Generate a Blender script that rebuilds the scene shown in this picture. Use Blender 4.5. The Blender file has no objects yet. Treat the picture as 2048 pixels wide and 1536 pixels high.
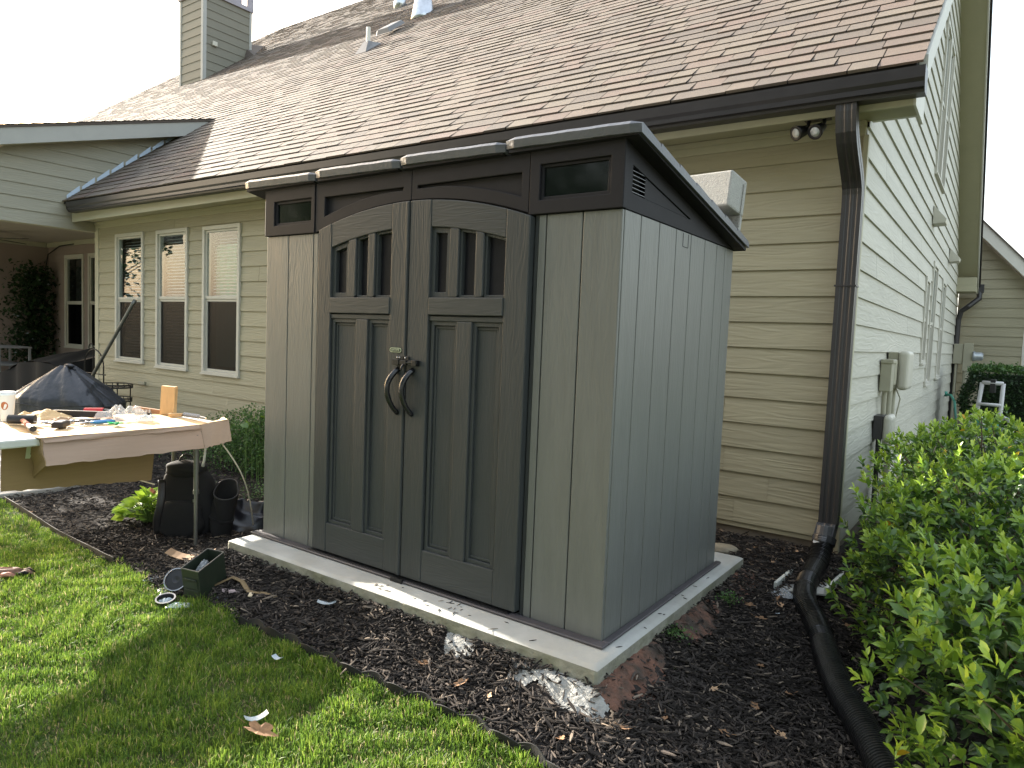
import bpy, math, random
import numpy as np
from mathutils import Vector, Matrix, Euler
R = math.radians
random.seed(7)
rng = np.random.default_rng(11)
sc = bpy.context.scene
COL = sc.collection
# ------------------------------------------------------------ camera
cam_d = bpy.data.cameras.new('camera'); cam = bpy.data.objects.new('camera', cam_d); COL.objects.link(cam)
F_, P_, RO_, YA_ = 1383.057, -0.0700, 0.0400, -0.6173
CPOS = Vector((1.178, -2.321, 1.159))
def cam_basis():
    fwd = Vector((math.sin(YA_)*math.cos(P_), math.cos(YA_)*math.cos(P_), math.sin(P_)))
    right = Vector((math.cos(YA_), -math.sin(YA_), 0)); up = right.cross(fwd)
    r = math.cos(RO_)*right+math.sin(RO_)*up; u = -math.sin(RO_)*right+math.cos(RO_)*up
    return r, u, fwd
_r, _u, _f = cam_basis()
cam.matrix_world = Matrix(((_r.x, _u.x, -_f.x, CPOS.x), (_r.y, _u.y, -_f.y, CPOS.y), (_r.z, _u.z, -_f.z, CPOS.z), (0, 0, 0, 1)))
cam_d.sensor_width = 36; cam_d.lens = F_/2048*36; cam_d.clip_start = .05; cam_d.clip_end = 2000
sc.camera = cam
# ------------------------------------------------------------ light
SUN_EL, SUN_K = 20.5, 0.10          # elevation; the sun stands to the left (-X), a touch behind the house
w = bpy.data.worlds.new('World'); sc.world = w; w.use_nodes = True
nt = w.node_tree; bg = nt.nodes['Background']
sky = nt.nodes.new('ShaderNodeTexSky'); sky.sky_type = 'NISHITA'; sky.sun_disc = False
sdir = Vector((-1, SUN_K, 0)).normalized()*math.cos(R(SUN_EL)) + Vector((0, 0, math.sin(R(SUN_EL))))
sky.sun_elevation = R(SUN_EL); sky.sun_rotation = math.atan2(sdir.x, sdir.y)
sky.air_density = 1.3; sky.dust_density = 4.0; sky.ozone_density = 1.0
hz = nt.nodes.new('ShaderNodeMix'); hz.data_type = 'RGBA'; hz.blend_type = 'MULTIPLY'; hz.inputs[0].default_value = 1.; hz.inputs[7].default_value = (1.10, 1.0, .87, 1)   # white, hazy daylight
ad_ = nt.nodes.new('ShaderNodeMix'); ad_.data_type = 'RGBA'; ad_.blend_type = 'MIX'; ad_.inputs[0].default_value = .45; ad_.inputs[7].default_value = (3.2, 3.45, 3.8, 1)
nt.links.new(sky.outputs[0], hz.inputs[6]); nt.links.new(hz.outputs[2], ad_.inputs[6]); nt.links.new(ad_.outputs[2], bg.inputs[0]); bg.inputs[1].default_value = 0.15
sl = bpy.data.lights.new('sun', 'SUN'); sl.energy = 5.0; sl.angle = R(0.55); sl.color = (1, .93, .82)
so = bpy.data.objects.new('sun', sl); COL.objects.link(so); so.rotation_euler = sdir.to_track_quat('Z', 'Y').to_euler()
sc.view_settings.view_transform = 'Standard'; sc.view_settings.look = 'None'
sc.view_settings.exposure = 2.12; sc.view_settings.gamma = 1.0
# ------------------------------------------------------------ materials
MATS = {}
def M(name, col, rough=.6, var=.0, vscale=6., bump=0., bscale=60., stretch=(1, 1, 1), metal=0., attr=None, cols=None, transl=0., spec=.5, alpha=1., dist=.002, col2=None, csc=None, wave=0., coat=0., boards=0.):
    m = bpy.data.materials.new(name); m.use_nodes = True; MATS[name] = m
    t = m.node_tree; N = t.nodes; L = t.links; b = N['Principled BSDF']; out = N['Material Output']
    b.inputs['Roughness'].default_value = rough; b.inputs['Metallic'].default_value = metal
    b.inputs['Specular IOR Level'].default_value = spec; b.inputs['Coat Weight'].default_value = coat
    b.inputs['Alpha'].default_value = alpha
    tc = N.new('ShaderNodeTexCoord'); mp = N.new('ShaderNodeMapping'); mp.inputs['Scale'].default_value = stretch
    L.new(tc.outputs['Object'], mp.inputs[0])
    if boards:   # every board has its own piece of grain and its own slight tone
        at_ = N.new('ShaderNodeAttribute'); at_.attribute_name = 'rnd'; ml_ = N.new('ShaderNodeVectorMath'); ml_.operation = 'SCALE'; ml_.inputs[0].default_value = (31., 47., 23.)
        L.new(at_.outputs['Fac'], ml_.inputs['Scale']); L.new(ml_.outputs[0], mp.inputs['Location'])
    base = None
    if attr and cols:
        at = N.new('ShaderNodeAttribute'); at.attribute_name = attr
        rp = N.new('ShaderNodeValToRGB'); L.new(at.outputs['Fac'], rp.inputs[0])
        els = rp.color_ramp.elements
        while len(els) < len(cols): els.new(.5)
        for e, (p, c) in zip(els, cols): e.position = p; e.color = (*c, 1)
        base = rp.outputs[0]
    else:
        rgb = N.new('ShaderNodeRGB'); rgb.outputs[0].default_value = (*col, 1); base = rgb.outputs[0]
    if col2 is not None:
        nz = N.new('ShaderNodeTexNoise'); nz.inputs['Scale'].default_value = csc or vscale; nz.inputs['Detail'].default_value = 6
        L.new(mp.outputs[0], nz.inputs[0])
        rp2 = N.new('ShaderNodeValToRGB'); rp2.color_ramp.elements[0].position = .42; rp2.color_ramp.elements[1].position = .62
        L.new(nz.outputs[0], rp2.inputs[0])
        mx = N.new('ShaderNodeMix'); mx.data_type = 'RGBA'; L.new(rp2.outputs[0], mx.inputs[0]); L.new(base, mx.inputs[6]); mx.inputs[7].default_value = (*col2, 1)
        base = mx.outputs[2]
    if var:
        nz = N.new('ShaderNodeTexNoise'); nz.inputs['Scale'].default_value = vscale; nz.inputs['Detail'].default_value = 5; nz.inputs['Roughness'].default_value = .65
        L.new(mp.outputs[0], nz.inputs[0])
        mr = N.new('ShaderNodeMapRange'); mr.inputs[1].default_value = .3; mr.inputs[2].default_value = .7
        mr.inputs[3].default_value = 1-var; mr.inputs[4].default_value = 1+var; L.new(nz.outputs[0], mr.inputs[0])
        vm = N.new('ShaderNodeVectorMath'); vm.operation = 'SCALE'; L.new(base, vm.inputs[0]); L.new(mr.outputs[0], vm.inputs['Scale']); base = vm.outputs[0]
    if boards:
        mr_ = N.new('ShaderNodeMapRange'); mr_.inputs[3].default_value = 1-boards; mr_.inputs[4].default_value = 1+boards; L.new(at_.outputs['Fac'], mr_.inputs[0])
        vm_ = N.new('ShaderNodeVectorMath'); vm_.operation = 'SCALE'; L.new(base, vm_.inputs[0]); L.new(mr_.outputs[0], vm_.inputs['Scale']); base = vm_.outputs[0]
    L.new(base, b.inputs['Base Color'])
    if bump:
        nz = N.new('ShaderNodeTexNoise'); nz.inputs['Scale'].default_value = bscale; nz.inputs['Detail'].default_value = 4; nz.inputs['Roughness'].default_value = .6
        L.new(mp.outputs[0], nz.inputs[0]); h = nz.outputs[0]
        if wave:
            mp2 = N.new('ShaderNodeMapping'); mp2.inputs['Scale'].default_value = stretch; L.new(tc.outputs['Object'], mp2.inputs[0])
            if boards: L.new(ml_.outputs[0], mp2.inputs['Location'])
            n2 = N.new('ShaderNodeTexNoise'); n2.inputs['Scale'].default_value = bscale*.12; n2.inputs['Detail'].default_value = 1.5; L.new(mp2.outputs[0], n2.inputs[0])
            ml = N.new('ShaderNodeMath'); ml.operation = 'MULTIPLY'; ml.inputs[1].default_value = wave; L.new(n2.outputs[0], ml.inputs[0])
            sn = N.new('ShaderNodeMath'); sn.operation = 'SINE'; L.new(ml.outputs[0], sn.inputs[0])
            ad = N.new('ShaderNodeMath'); ad.operation = 'MULTIPLY_ADD'; ad.inputs[1].default_value = .35; L.new(sn.outputs[0], ad.inputs[0]); L.new(h, ad.inputs[2]); h = ad.outputs[0]
        bp = N.new('ShaderNodeBump'); bp.inputs['Strength'].default_value = bump; bp.inputs['Distance'].default_value = dist
        L.new(h, bp.inputs['Height']); L.new(bp.outputs[0], b.inputs['Normal'])
    if transl:
        tr = N.new('ShaderNodeBsdfTranslucent'); L.new(base, tr.inputs[0]); ms = N.new('ShaderNodeMixShader'); ms.inputs[0].default_value = transl
        L.new(b.outputs[0], ms.inputs[1]); L.new(tr.outputs[0], ms.inputs[2]); L.new(ms.outputs[0], out.inputs[0])
    return m
def glassmat(name, tint=(.9, .95, .95), op=.0, rough=.02, spec=1.):
    m = bpy.data.materials.new(name); m.use_nodes = True; MATS[name] = m
    t = m.node_tree; N = t.nodes; L = t.links; N.remove(N['Principled BSDF']); out = N['Material Output']
    tr = N.new('ShaderNodeBsdfTransparent'); tr.inputs[0].default_value = (*tint, 1)
    gl = N.new('ShaderNodeBsdfGlossy'); gl.inputs['Roughness'].default_value = rough
    lw = N.new('ShaderNodeLayerWeight'); lw.inputs[0].default_value = .5; fr = N.new('ShaderNodeMath'); fr.operation = 'POWER'; fr.inputs[1].default_value = 4.; L.new(lw.outputs['Facing'], fr.inputs[0])
    ad = N.new('ShaderNodeMath'); ad.operation = 'MULTIPLY_ADD'; ad.inputs[1].default_value = spec; ad.inputs[2].default_value = op; ad.use_clamp = True; L.new(fr.outputs[0], ad.inputs[0])
    ms = N.new('ShaderNodeMixShader'); L.new(ad.outputs[0], ms.inputs[0]); L.new(tr.outputs[0], ms.inputs[1]); L.new(gl.outputs[0], ms.inputs[2]); L.new(ms.outputs[0], out.inputs[0])
    return m
VG = (9, 9, 1.0); HG = (1.0, 9, 9)
M('shed_panel', (.140, .145, .134), .40, .08, 3, .24, 22, VG, dist=.0025, wave=60, boards=.02)
M('shed_door', (.045, .050, .051), .5, .08, 3, .25, 22, VG, dist=.0025, wave=60, spec=.32, boards=.02)
M('shed_door_rail', (.047, .052, .053), .5, .08, 3, .25, 22, HG, dist=.0025, wave=45, spec=.32, boards=.02)
M('shed_dark', (.0150, .0145, .0175), .62, .10, 9, .15, 220, dist=.001, spec=.22)
M('shed_roof', (.095, .100, .115), .36, .10, 14, .5, 45, dist=.004)
M('shed_trim', (.060, .054, .058), .5, .08, 8, .2, 90)
M('shed_pane', (.013, .013, .016), .35, .3, 3, spec=.18)
M('transom_glass', (.005, .008, .006), .08, spec=.35)
glassmat('thin_clear', (.95, .96, .97), .0, .08, .25)
M('seam_black', (.008, .008, .008), .9)
M('black_metal', (.012, .012, .013), .28, .2, 60, metal=.2)
M('black_handle', (.014, .015, .018), .26, .1, 30, .1, 90)
M('screw_steel', (.55, .55, .55), .3, metal=1.)
M('badge_face', (.50, .55, .38), .4); M('badge_dark', (.02, .03, .02), .5)
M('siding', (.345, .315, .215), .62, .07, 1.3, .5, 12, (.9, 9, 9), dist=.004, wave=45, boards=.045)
M('siding_side_lit', (.47, .455, .385), .58, .08, 1.2, .4, 12, (9, .9, 9), dist=.004, wave=40, attr=None, boards=.045)  # lighter copy of siding; brighter skylight on the gable put into the colour
M('siding_porch_shaded', (.29, .275, .215), .62, .07, 1.3, .4, 12, (9, .9, 9), dist=.004, wave=40, boards=.04)  # darker siding copy, the porch gable's shade is put into its colour
M('siding_chimney', (.185, .175, .135), .65, .07, 1.3, boards=.04)
M('trim_cream', (.43, .41, .30), .6, .04, 5, .12, 60)
M('trim_white', (.60, .585, .52), .55, .04, 6, .08, 80)
M('fascia_grey', (.36, .36, .335), .6, .05, 3, .1, 60)
M('window_frame', (.52, .50, .43), .5, .04, 12)
M('soffit', (.40, .375, .26), .75, .04, 4, .3, 160, dist=.002)
M('gutter_brown', (.024, .021, .022), .38, .18, 6, .12, 30)
M('downspout_brown', (.040, .037, .038), .42, .12, 6, .10, 40, (4, 4, .6))
M('foundation', (.17, .145, .115), .9, .2, 6, .5, 50)
M('shingle', None or (.3, .2, .15), .92, .16, 160, .6, 260, attr='rnd', dist=.003,
  cols=[(0, (.100, .082, .070)), (.2, (.122, .100, .083)), (.45, (.142, .118, .094)), (.62, (.136, .098, .082)), (.8, (.150, .126, .099)), (1, (.114, .087, .074))])
M('roof_under', (.015, .013, .012), .95)
M('room_dark', (.035, .036, .034), .9)
M('blind', (.80, .80, .76), .6, .03, 5); M('curtain_green', (.25, .48, .38), .8, .1, 3)
glassmat('glass', (.86, .90, .90), .05, spec=.55); glassmat('screen', (.30, .31, .33), .02, .3, .15)
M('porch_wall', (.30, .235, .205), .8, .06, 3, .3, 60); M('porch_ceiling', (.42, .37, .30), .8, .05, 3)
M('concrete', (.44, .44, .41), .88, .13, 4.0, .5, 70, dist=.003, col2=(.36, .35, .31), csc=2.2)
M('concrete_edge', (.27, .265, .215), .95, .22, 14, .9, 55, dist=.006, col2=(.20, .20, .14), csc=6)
M('concrete_block', (.34, .335, .31), .95, .25, 160, .9, 160, dist=.004)
M('concrete_spill', (.33, .33, .315), 1., .12, 90, .8, 120, dist=.005, col2=(.27, .265, .245), csc=20, spec=.03)
M('clay', (.165, .082, .055), .98, .35, 14, 1., 50, dist=.014, col2=(.055, .042, .032), csc=11)
M('sand', (.42, .30, .20), .98, .2, 40, .8, 90, dist=.006)
M('soil', (.022, .017, .014), .98, .4, 12, 1., 50, dist=.012)
M('lawn_soil', (.055, .080, .022), .98, .35, 9, 1., 60, dist=.01, col2=(.09, .075, .035), csc=14)
M('patio_stone', (.36, .34, .31), .9, .12, 5, .3, 60)
M('chip', (.03, .02, .02), .95, .25, 70, .4, 150, spec=.15, attr='rnd', dist=.002,
  cols=[(0, (.015, .013, .012)), (.45, (.034, .029, .026)), (.72, (.058, .050, .045)), (.88, (.080, .066, .056)), (.96, (.15, .122, .098)), (1, (.25, .20, .155))])
M('grass', (.1, .2, .05), .55, .0, attr='rnd', transl=.42, spec=.3,
  cols=[(0, (.045, .090, .016)), (.35, (.100, .185, .028)), (.7, (.180, .280, .038)), (.93, (.27, .36, .055)), (1, (.42, .37, .19))])
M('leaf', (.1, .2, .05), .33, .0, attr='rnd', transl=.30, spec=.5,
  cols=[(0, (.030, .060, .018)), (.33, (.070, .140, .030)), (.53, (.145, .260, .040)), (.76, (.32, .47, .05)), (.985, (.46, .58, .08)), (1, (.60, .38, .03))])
M('leaf_far', (.1, .2, .05), .5, .0, attr='rnd', transl=.25, spec=.4,
  cols=[(0, (.018, .038, .016)), (.5, (.040, .085, .025)), (.9, (.08, .16, .035)), (1, (.14, .24, .06))])
M('leaf_tall', (.1, .2, .05), .5, .0, attr='rnd', transl=.3, spec=.4,
  cols=[(0, (.03, .07, .02)), (.5, (.07, .15, .035)), (.9, (.13, .24, .05)), (1, (.2, .32, .08))])
M('stem', (.12, .085, .055), .9, .2, 40, .4, 90); M('stem_green', (.12, .2, .05), .6)
M('deadleaf', (.30, .17, .09), .85, .25, 60, .3, 120, transl=.2)
M('cardboard', (.40, .285, .215), .88, .05, 5, .25, 50, (14, .6, 14), dist=.002)
M('cardboard_in', (.27, .185, .09), .9, .06, 4, .3, 50, (14, .6, 14), dist=.002)
M('kraft', (.60, .42, .22), .85, .06, 12)
M('table_plastic', (.56, .58, .54), .45, .05, 10); M('steel_grey', (.16, .165, .155), .42, .1, 20, metal=.7)
M('cup_paper', (.75, .74, .70), .5); M('cup_logo', (.42, .13, .04), .5)
M('rubber_black', (.018, .018, .020), .5, .2, 30); M('hammer_orange', (.55, .20, .12), .45, .25, 60); M('tool_steel', (.42, .42, .44), .3, .2, 30, metal=.9)
M('tool_blue', (.02, .19, .42), .4); M('tool_red', (.52, .02, .025), .4); M('string_green', (.03, .38, .12), .7)
M('pine', (.60, .38, .18), .75, .12, 6, .3, 30, (8, 8, 1)); M('wood_brown', (.36, .20, .11), .8, .1, 10)
M('grey_plastic', (.30, .30, .31), .42, .05, 10)
def thinplastic(name, op, tint=(1, 1, 1)):
    m = bpy.data.materials.new(name); m.use_nodes = True; MATS[name] = m
    t = m.node_tree; N = t.nodes; L = t.links; b = N['Principled BSDF']; b.inputs['Roughness'].default_value = .18; b.inputs['Base Color'].default_value = (*tint, 1)
    tr = N.new('ShaderNodeBsdfTransparent'); ms = N.new('ShaderNodeMixShader'); ms.inputs[0].default_value = op
    L.new(tr.outputs[0], ms.inputs[1]); L.new(b.outputs[0], ms.inputs[2]); L.new(ms.outputs[0], N['Material Output'].inputs[0])
thinplastic('clear_bag', .30, (.80, .83, .86)); thinplastic('milky_plastic', .62, (.66, .74, .80))
M('ammo_green', (.022, .032, .020), .5, .15, 20); M('tin_metal', (.45, .45, .46), .25, .1, 20, metal=1.)
M('blackcloth', (.006, .006, .007), .9, .2, 30, .3, 200, dist=.001); M('cover_black', (.030, .032, .040), .38, .2, 6, .5, 14, dist=.02)
M('binliner', (.010, .010, .014), .30, .1, 20)
M('pipe_black', (.010, .010, .011), .30, .2, 30); M('white_cord', (.62, .60, .50), .5); M('white_paint', (.72, .74, .74), .5, .05, 20)
M('shim_wood', (.42, .33, .33), .8, .1, 40); M('tan_paper', (.42, .27, .16), .85, .08, 20); M('pale_wood', (.62, .52, .36), .8, .08, 30)
M('leather', (.25, .14, .11), .7, .3, 40, .4, 90); M('glove_pink', (.55, .26, .20), .7)
M('edging_black', (.012, .012, .012), .7, .2, 20); M('rock', (.33, .28, .20), .9, .2, 12, .8, 30, dist=.01)
M('box_beige', (.34, .325, .24), .5, .05, 10); M('box_cover', (.52, .50, .42), .45, .04, 10); M('meter_glass', (.35, .38, .40), .15, .1, 20, metal=.3)
M('hose_green', (.05, .28, .20), .4); M('reel_grey', (.50, .50, .49), .45, .06, 10); M('lamp_black', (.012, .011, .012), .45); M('lens', (.55, .56, .56), .25)
M('iron', (.02, .019, .018), .5, metal=.5); M('vent_grey', (.17, .165, .165), .55, .1, 20); M('galv', (.50, .52, .55), .3, .15, 14, metal=.9)
M('rust_metal', (.30, .28, .31), .6, .2, 6); M('bark', (.12, .09, .07), .95, .3, 12, .8, 20, dist=.03)
M('flash_blue', (.42, .50, .60), .35, metal=.5); M('straw', (.45, .36, .2), .8); M('duct', (.10, .10, .105), .35, .1, 30)
M('rope_tan', (.20, .14, .07), .8, .1, 20)
# ------------------------------------------------------------ mesh helpers
def link(name, me, parent=None, label=None, cat=None, group=None, kind=None, smooth=False, bevel=0., bseg=2):
    o = bpy.data.objects.new(name, me); COL.objects.link(o)
    if parent is not None:
        o.parent = parent; o.matrix_parent_inverse = Matrix.Translation(parent.location).inverted() if parent.type == 'EMPTY' and parent.parent is None else Matrix.Identity(4)
    tag(o, label, cat, group, kind)
    if smooth:
        me.polygons.foreach_set('use_smooth', [True]*len(me.polygons))
    if bevel:
        md = o.modifiers.new('bevel', 'BEVEL'); md.width = bevel; md.segments = bseg; md.limit_method = 'ANGLE'; md.angle_limit = R(40)
    return o
def tag(o, label=None, cat=None, group=None, kind=None):
    if label: o['label'] = label
    if cat: o['category'] = cat
    if group: o['group'] = group
    if kind: o['kind'] = kind
    return o
def thing(name, label, cat, loc=(0, 0, 0), group=None):
    o = bpy.data.objects.new(name, None); COL.objects.link(o); o.location = loc; o.empty_display_size = .1
    return tag(o, label, cat, group)
class MB:
    def __init__(s): s.v = []; s.f = []; s.r = []
    def add(s, vs, fs, rnd=None):
        n = len(s.v); s.v += [tuple(v) for v in vs]; s.f += [tuple(i+n for i in f) for f in fs]
        s.r += [random.random() if rnd is None else rnd]*len(fs)
    def box(s, x0, x1, y0, y1, z0, z1, mat=None, rnd=None):
        vs = [(x, y, z) for x in (x0, x1) for y in (y0, y1) for z in (z0, z1)]
        if mat is not None: vs = [mat @ Vector(v) for v in vs]
        s.add(vs, [(0, 1, 3, 2), (4, 6, 7, 5), (0, 4, 5, 1), (2, 3, 7, 6), (0, 2, 6, 4), (1, 5, 7, 3)], rnd)
    def prism(s, poly, a, b, f):
        n = len(poly); vs = [f(p, q, a) for p, q in poly]+[f(p, q, b) for p, q in poly]
        s.add(vs, [tuple(range(n)), tuple(range(2*n-1, n-1, -1))]+[(i, i+n, (i+1) % n+n, (i+1) % n) for i in range(n)])
    def ring(s, outer, inner, a, b, f):
        n = len(outer); vs = [f(p, q, d) for pl in (outer, inner) for d in (a, b) for p, q in pl]
        fs = []
        for i in range(n):
            j = (i+1) % n
            fs += [(i, j, 2*n+j, 2*n+i), (n+i, 3*n+i, 3*n+j, n+j), (i, n+i, n+j, j), (2*n+i, 2*n+j, 3*n+j, 3*n+i)]
        s.add(vs, fs)
    def tube(s, path, rad, n=10, cap=True, sq=None, up=Vector((0, 0, 1))):
        path = [Vector(p) for p in path]; m = len(path)
        rads = rad if isinstance(rad, (list, tuple)) else [rad]*m
        vs = []; prevn = None
        for i, p in enumerate(path):
            t = (path[min(i+1, m-1)]-path[max(i-1, 0)]).normalized()
            if prevn is None:
                a = up if abs(t.dot(up)) < .95 else Vector((1, 0, 0)); nn = t.cross(a).normalized()
            else:
                nn = (prevn-t*prevn.dot(t)).normalized()
            prevn = nn; bb = t.cross(nn)
            for k in range(n):
                an = 2*math.pi*k/n; c, d = math.cos(an), math.sin(an)
                if sq: c *= sq[0]; d *= sq[1]
                vs.append(p+(nn*c+bb*d)*rads[i])
        fs = [(i*n+k, i*n+(k+1) % n, (i+1)*n+(k+1) % n, (i+1)*n+k) for i in range(m-1) for k in range(n)]
        if cap: fs += [tuple(range(n-1, -1, -1)), tuple((m-1)*n+k for k in range(n))]
        s.add(vs, fs)
    def lathe(s, prof, c=(0, 0, 0), n=24, mat=None, cap=True):
        m = len(prof); vs = []
        for r, z in prof:
            for k in range(n):
                a = 2*math.pi*k/n; v = Vector((r*math.cos(a), r*math.sin(a), z))
                if mat is not None: v = mat @ v
                vs.append(v+Vector(c))
        fs = [(i*n+k, i*n+(k+1) % n, (i+1)*n+(k+1) % n, (i+1)*n+k) for i in range(m-1) for k in range(n)]
        if cap: fs += [tuple(range(n-1, -1, -1)), tuple((m-1)*n+k for k in range(n))]
        s.add(vs, fs)
    def grid(s, nx, ny, fn, closed=False):
        vs = [fn(i/(nx-1), j/(ny-1)) for j in range(ny) for i in range(nx)]
        s.add(vs, [(j*nx+i, j*nx+i+1, (j+1)*nx+i+1, (j+1)*nx+i) for j in range(ny-1) for i in range(nx-1)])
    def build(s, name, mat, parent=None, rnd=False, fixn=True, **k):
        rnd = rnd or mat in ('siding_porch_shaded', 'siding_chimney', 'siding', 'siding_side_lit', 'shed_panel', 'shed_door', 'shed_door_rail')
        me = bpy.data.meshes.new(name); me.from_pydata(s.v, [], s.f)
        if fixn:
            import bmesh
            bm = bmesh.new(); bm.from_mesh(me); bmesh.ops.recalc_face_normals(bm, faces=bm.faces); bm.to_mesh(me); bm.free()
        if rnd:
            at = me.attributes.new('rnd', 'FLOAT', 'FACE'); at.data.foreach_set('value', s.r)
        me.materials.append(MATS[mat]); me.update()
        return link(name, me, parent, **k)
def npmesh(name, V, Fq, mat, parent=None, rnd=None, **k):
    """V (n,3); Fq (m,4) quads or (m,3) tris."""
    me = bpy.data.meshes.new(name); V = np.asarray(V, np.float32); Fq = np.asarray(Fq, np.int32); c = Fq.shape[1]
    me.vertices.add(len(V)); me.vertices.foreach_set('co', V.ravel())
    me.loops.add(Fq.size); me.loops.foreach_set('vertex_index', Fq.ravel())
    me.polygons.add(len(Fq)); me.polygons.foreach_set('loop_start', np.arange(0, Fq.size, c, dtype=np.int32)); me.polygons.foreach_set('loop_total', np.full(len(Fq), c, np.int32))
    me.update(calc_edges=True); me.validate()
    if rnd is not None:
        at = me.attributes.new('rnd', 'FLOAT', 'FACE'); at.data.foreach_set('value', np.asarray(rnd, np.float32))
    me.materials.append(MATS[mat])
    if mat in ('shingle', 'chip'): me.shade_flat()
    return link(name, me, parent, **k)
def inst(proto_v, proto_f, T, rnd, name, mat, parent=None, **k):
    """many copies: proto_v (p,3), proto_f (q,c), T = (n,3,3) rot*scale, pos (n,3)"""
    A, P = T; n = len(P); p = len(proto_v)
    V = np.einsum('nij,pj->npi', A, proto_v)+P[:, None, :]
    Fq = (proto_f[None]+(np.arange(n)*p)[:, None, None]).reshape(-1, proto_f.shape[1])
    return npmesh(name, V.reshape(-1, 3), Fq, mat, parent, np.repeat(rnd, len(proto_f)), **k)
def basis(d, roll=None):
    """d (n,3) unit = local Y; returns (n,3,3) with columns X,Y,Z"""
    n = len(d); up = np.tile([0., 0., 1.], (n, 1)); bad = np.abs(d[:, 2]) > .97; up[bad] = [1, 0, 0]
    x = np.cross(d, up); x /= np.linalg.norm(x, axis=1)[:, None]; z = np.cross(x, d)
    if roll is not None:
        c, s_ = np.cos(roll)[:, None], np.sin(roll)[:, None]; x, z = x*c+z*s_, -x*s_+z*c
    return np.stack([x, d, z], axis=2)
fXZ = lambda p, q, d: (p, d, q)
fYZ = lambda p, q, d: (d, p, q)
fXY = lambda p, q, d: (p, q, d)
def rect(a, b, c, d): return [(a, c), (b, c), (b, d), (a, d)]
def text_mesh(name, body, size, ext, mat, parent, mtx, **k):
    cu = bpy.data.curves.new(name, 'FONT'); cu.body = body; cu.size = size; cu.extrude = ext; cu.align_x = 'CENTER'; cu.align_y = 'CENTER'
    tmp = bpy.data.objects.new(name+'_src', cu); COL.objects.link(tmp); dg = bpy.context.evaluated_depsgraph_get()
    me = bpy.data.meshes.new_from_object(tmp.evaluated_get(dg)); bpy.data.objects.remove(tmp)
    me.transform(mtx); me.materials.clear(); me.materials.append(MATS[mat])
    return link(name, me, parent, **k)
def S(t):
    t = min(1., max(0., t)); return t*t*(3-2*t)
def gz(x, y):
    dx = max(-2.165-x, 0, x-.09); dy = max(-.2-y, 0, y-1.47); d = math.hypot(dx, dy)
    z = -.075-.055*S(d/.12)-.07*S(d/.6)-.05*S((d-.5)/1.2)
    z -= .06*S((x-.1)/.6)*(1-S((y-1.2)/.9))
    z += .11*S((y-1.4)/.7)*(1 if d > 0 else 0)
    return z
gzv = np.vectorize(gz)
def hb(x, y, s=1.): # cheap value bumps for lumpy sheets
    return s*(math.sin(x*31+math.sin(y*23)*1.7)*math.cos(y*37+x*11)*.5+math.sin(x*83+y*61)*.25+math.sin(x*151-y*127)*.12)
EDGE = [(-6.5, -.10), (-4.978, -.324), (-4.229, -.393), (-3.452, -.455), (-2.883, -.521), (-2.438, -.545), (-2.1, -.60), (-1.772, -.535), (-1.516, -.562), (-1.254, -.553), (-.872, -.562), (-.534, -.548), (-.233, -.546), (.01, -.557), (.3, -.60), (.8, -.75), (1.4, -1.0), (2.2, -1.3), (4., -1.6)]
_ex = np.array([e[0] for e in EDGE]); _ey = np.array([e[1] for e in EDGE])
def edge_y(x): return float(np.interp(x, _ex, _ey))
PAD = (-2.165, .09, -.2, 1.47)
# ============================================================ GROUND
def ground():
    xs = np.concatenate([[-400, -120, -50, -25, -14, -10, -8], np.arange(-6.6, 3.6, .06), [4, 5, 7, 10, 15, 25, 60, 150, 400]])
    ys = np.concatenate([[-400, -120, -40, -20, -12, -8, -5, -4, -3], np.arange(-2.6, 3.2, .06), [4, 6, 9, 12, 16, 30, 80, 200, 500]])
    X, Y = np.meshgrid(xs, ys); Z = gzv(X, Y); nx, ny = len(xs), len(ys)
    near = (np.abs(X) < 7) & (Y > -3) & (Y < 3.2)
    Z = Z+np.where(near, .006*np.sin(X*5+Y*3)*np.cos(Y*6-X*2), 0)
    pad = (X > PAD[0]+.03) & (X < PAD[1]-.03) & (Y > PAD[2]+.03) & (Y < PAD[3]-.03); Z = np.where(pad, -.09, Z)
    V = np.stack([X, Y, Z], -1).reshape(-1, 3)
    I = np.arange(nx*ny).reshape(ny, nx); Fq = np.stack([I[:-1, :-1], I[:-1, 1:], I[1:, 1:], I[1:, :-1]], -1).reshape(-1, 4)
    npmesh('ground', V, Fq, 'lawn_soil', kind='structure', label='bare lawn soil under the grass, beside the mulch bed')
    # mulch bed sheet
    xs = np.arange(-6.5, 3.4, .05); ys = np.arange(-1.7, 3.0, .05); X, Y = np.meshgrid(xs, ys); Z = gzv(X, Y)+.008+.006*np.sin(X*5+Y*3)*np.cos(Y*6-X*2)+.006*np.sin(X*41)*np.cos(Y*37)
    nx, ny = len(xs), len(ys); V = np.stack([X, Y, Z], -1).reshape(-1, 3); I = np.arange(nx*ny).reshape(ny, nx)
    Fq = np.stack([I[:-1, :-1], I[:-1, 1:], I[1:, 1:], I[1:, :-1]], -1).reshape(-1, 4)
    cx = V[Fq[:, 0], 0]+.025; cy = V[Fq[:, 0], 1]+.025
    ok = (cy > np.interp(cx, _ex, _ey)+.0) & (cx > -6.4)
    ok &= ~((cx > PAD[0]+.05) & (cx < PAD[1]-.05) & (cy > PAD[2]+.05) & (cy < PAD[3]-.05))
    ok &= (cy < 2.25) | (cx > .4)
    Fq = Fq[ok]; used = np.unique(Fq); mp = np.full(len(V), -1); mp[used] = np.arange(len(used))
    npmesh('mulch_bed', V[used], mp[Fq], 'soil', kind='structure', label='dark soil of the mulch bed around the shed pad')
ground()
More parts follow.
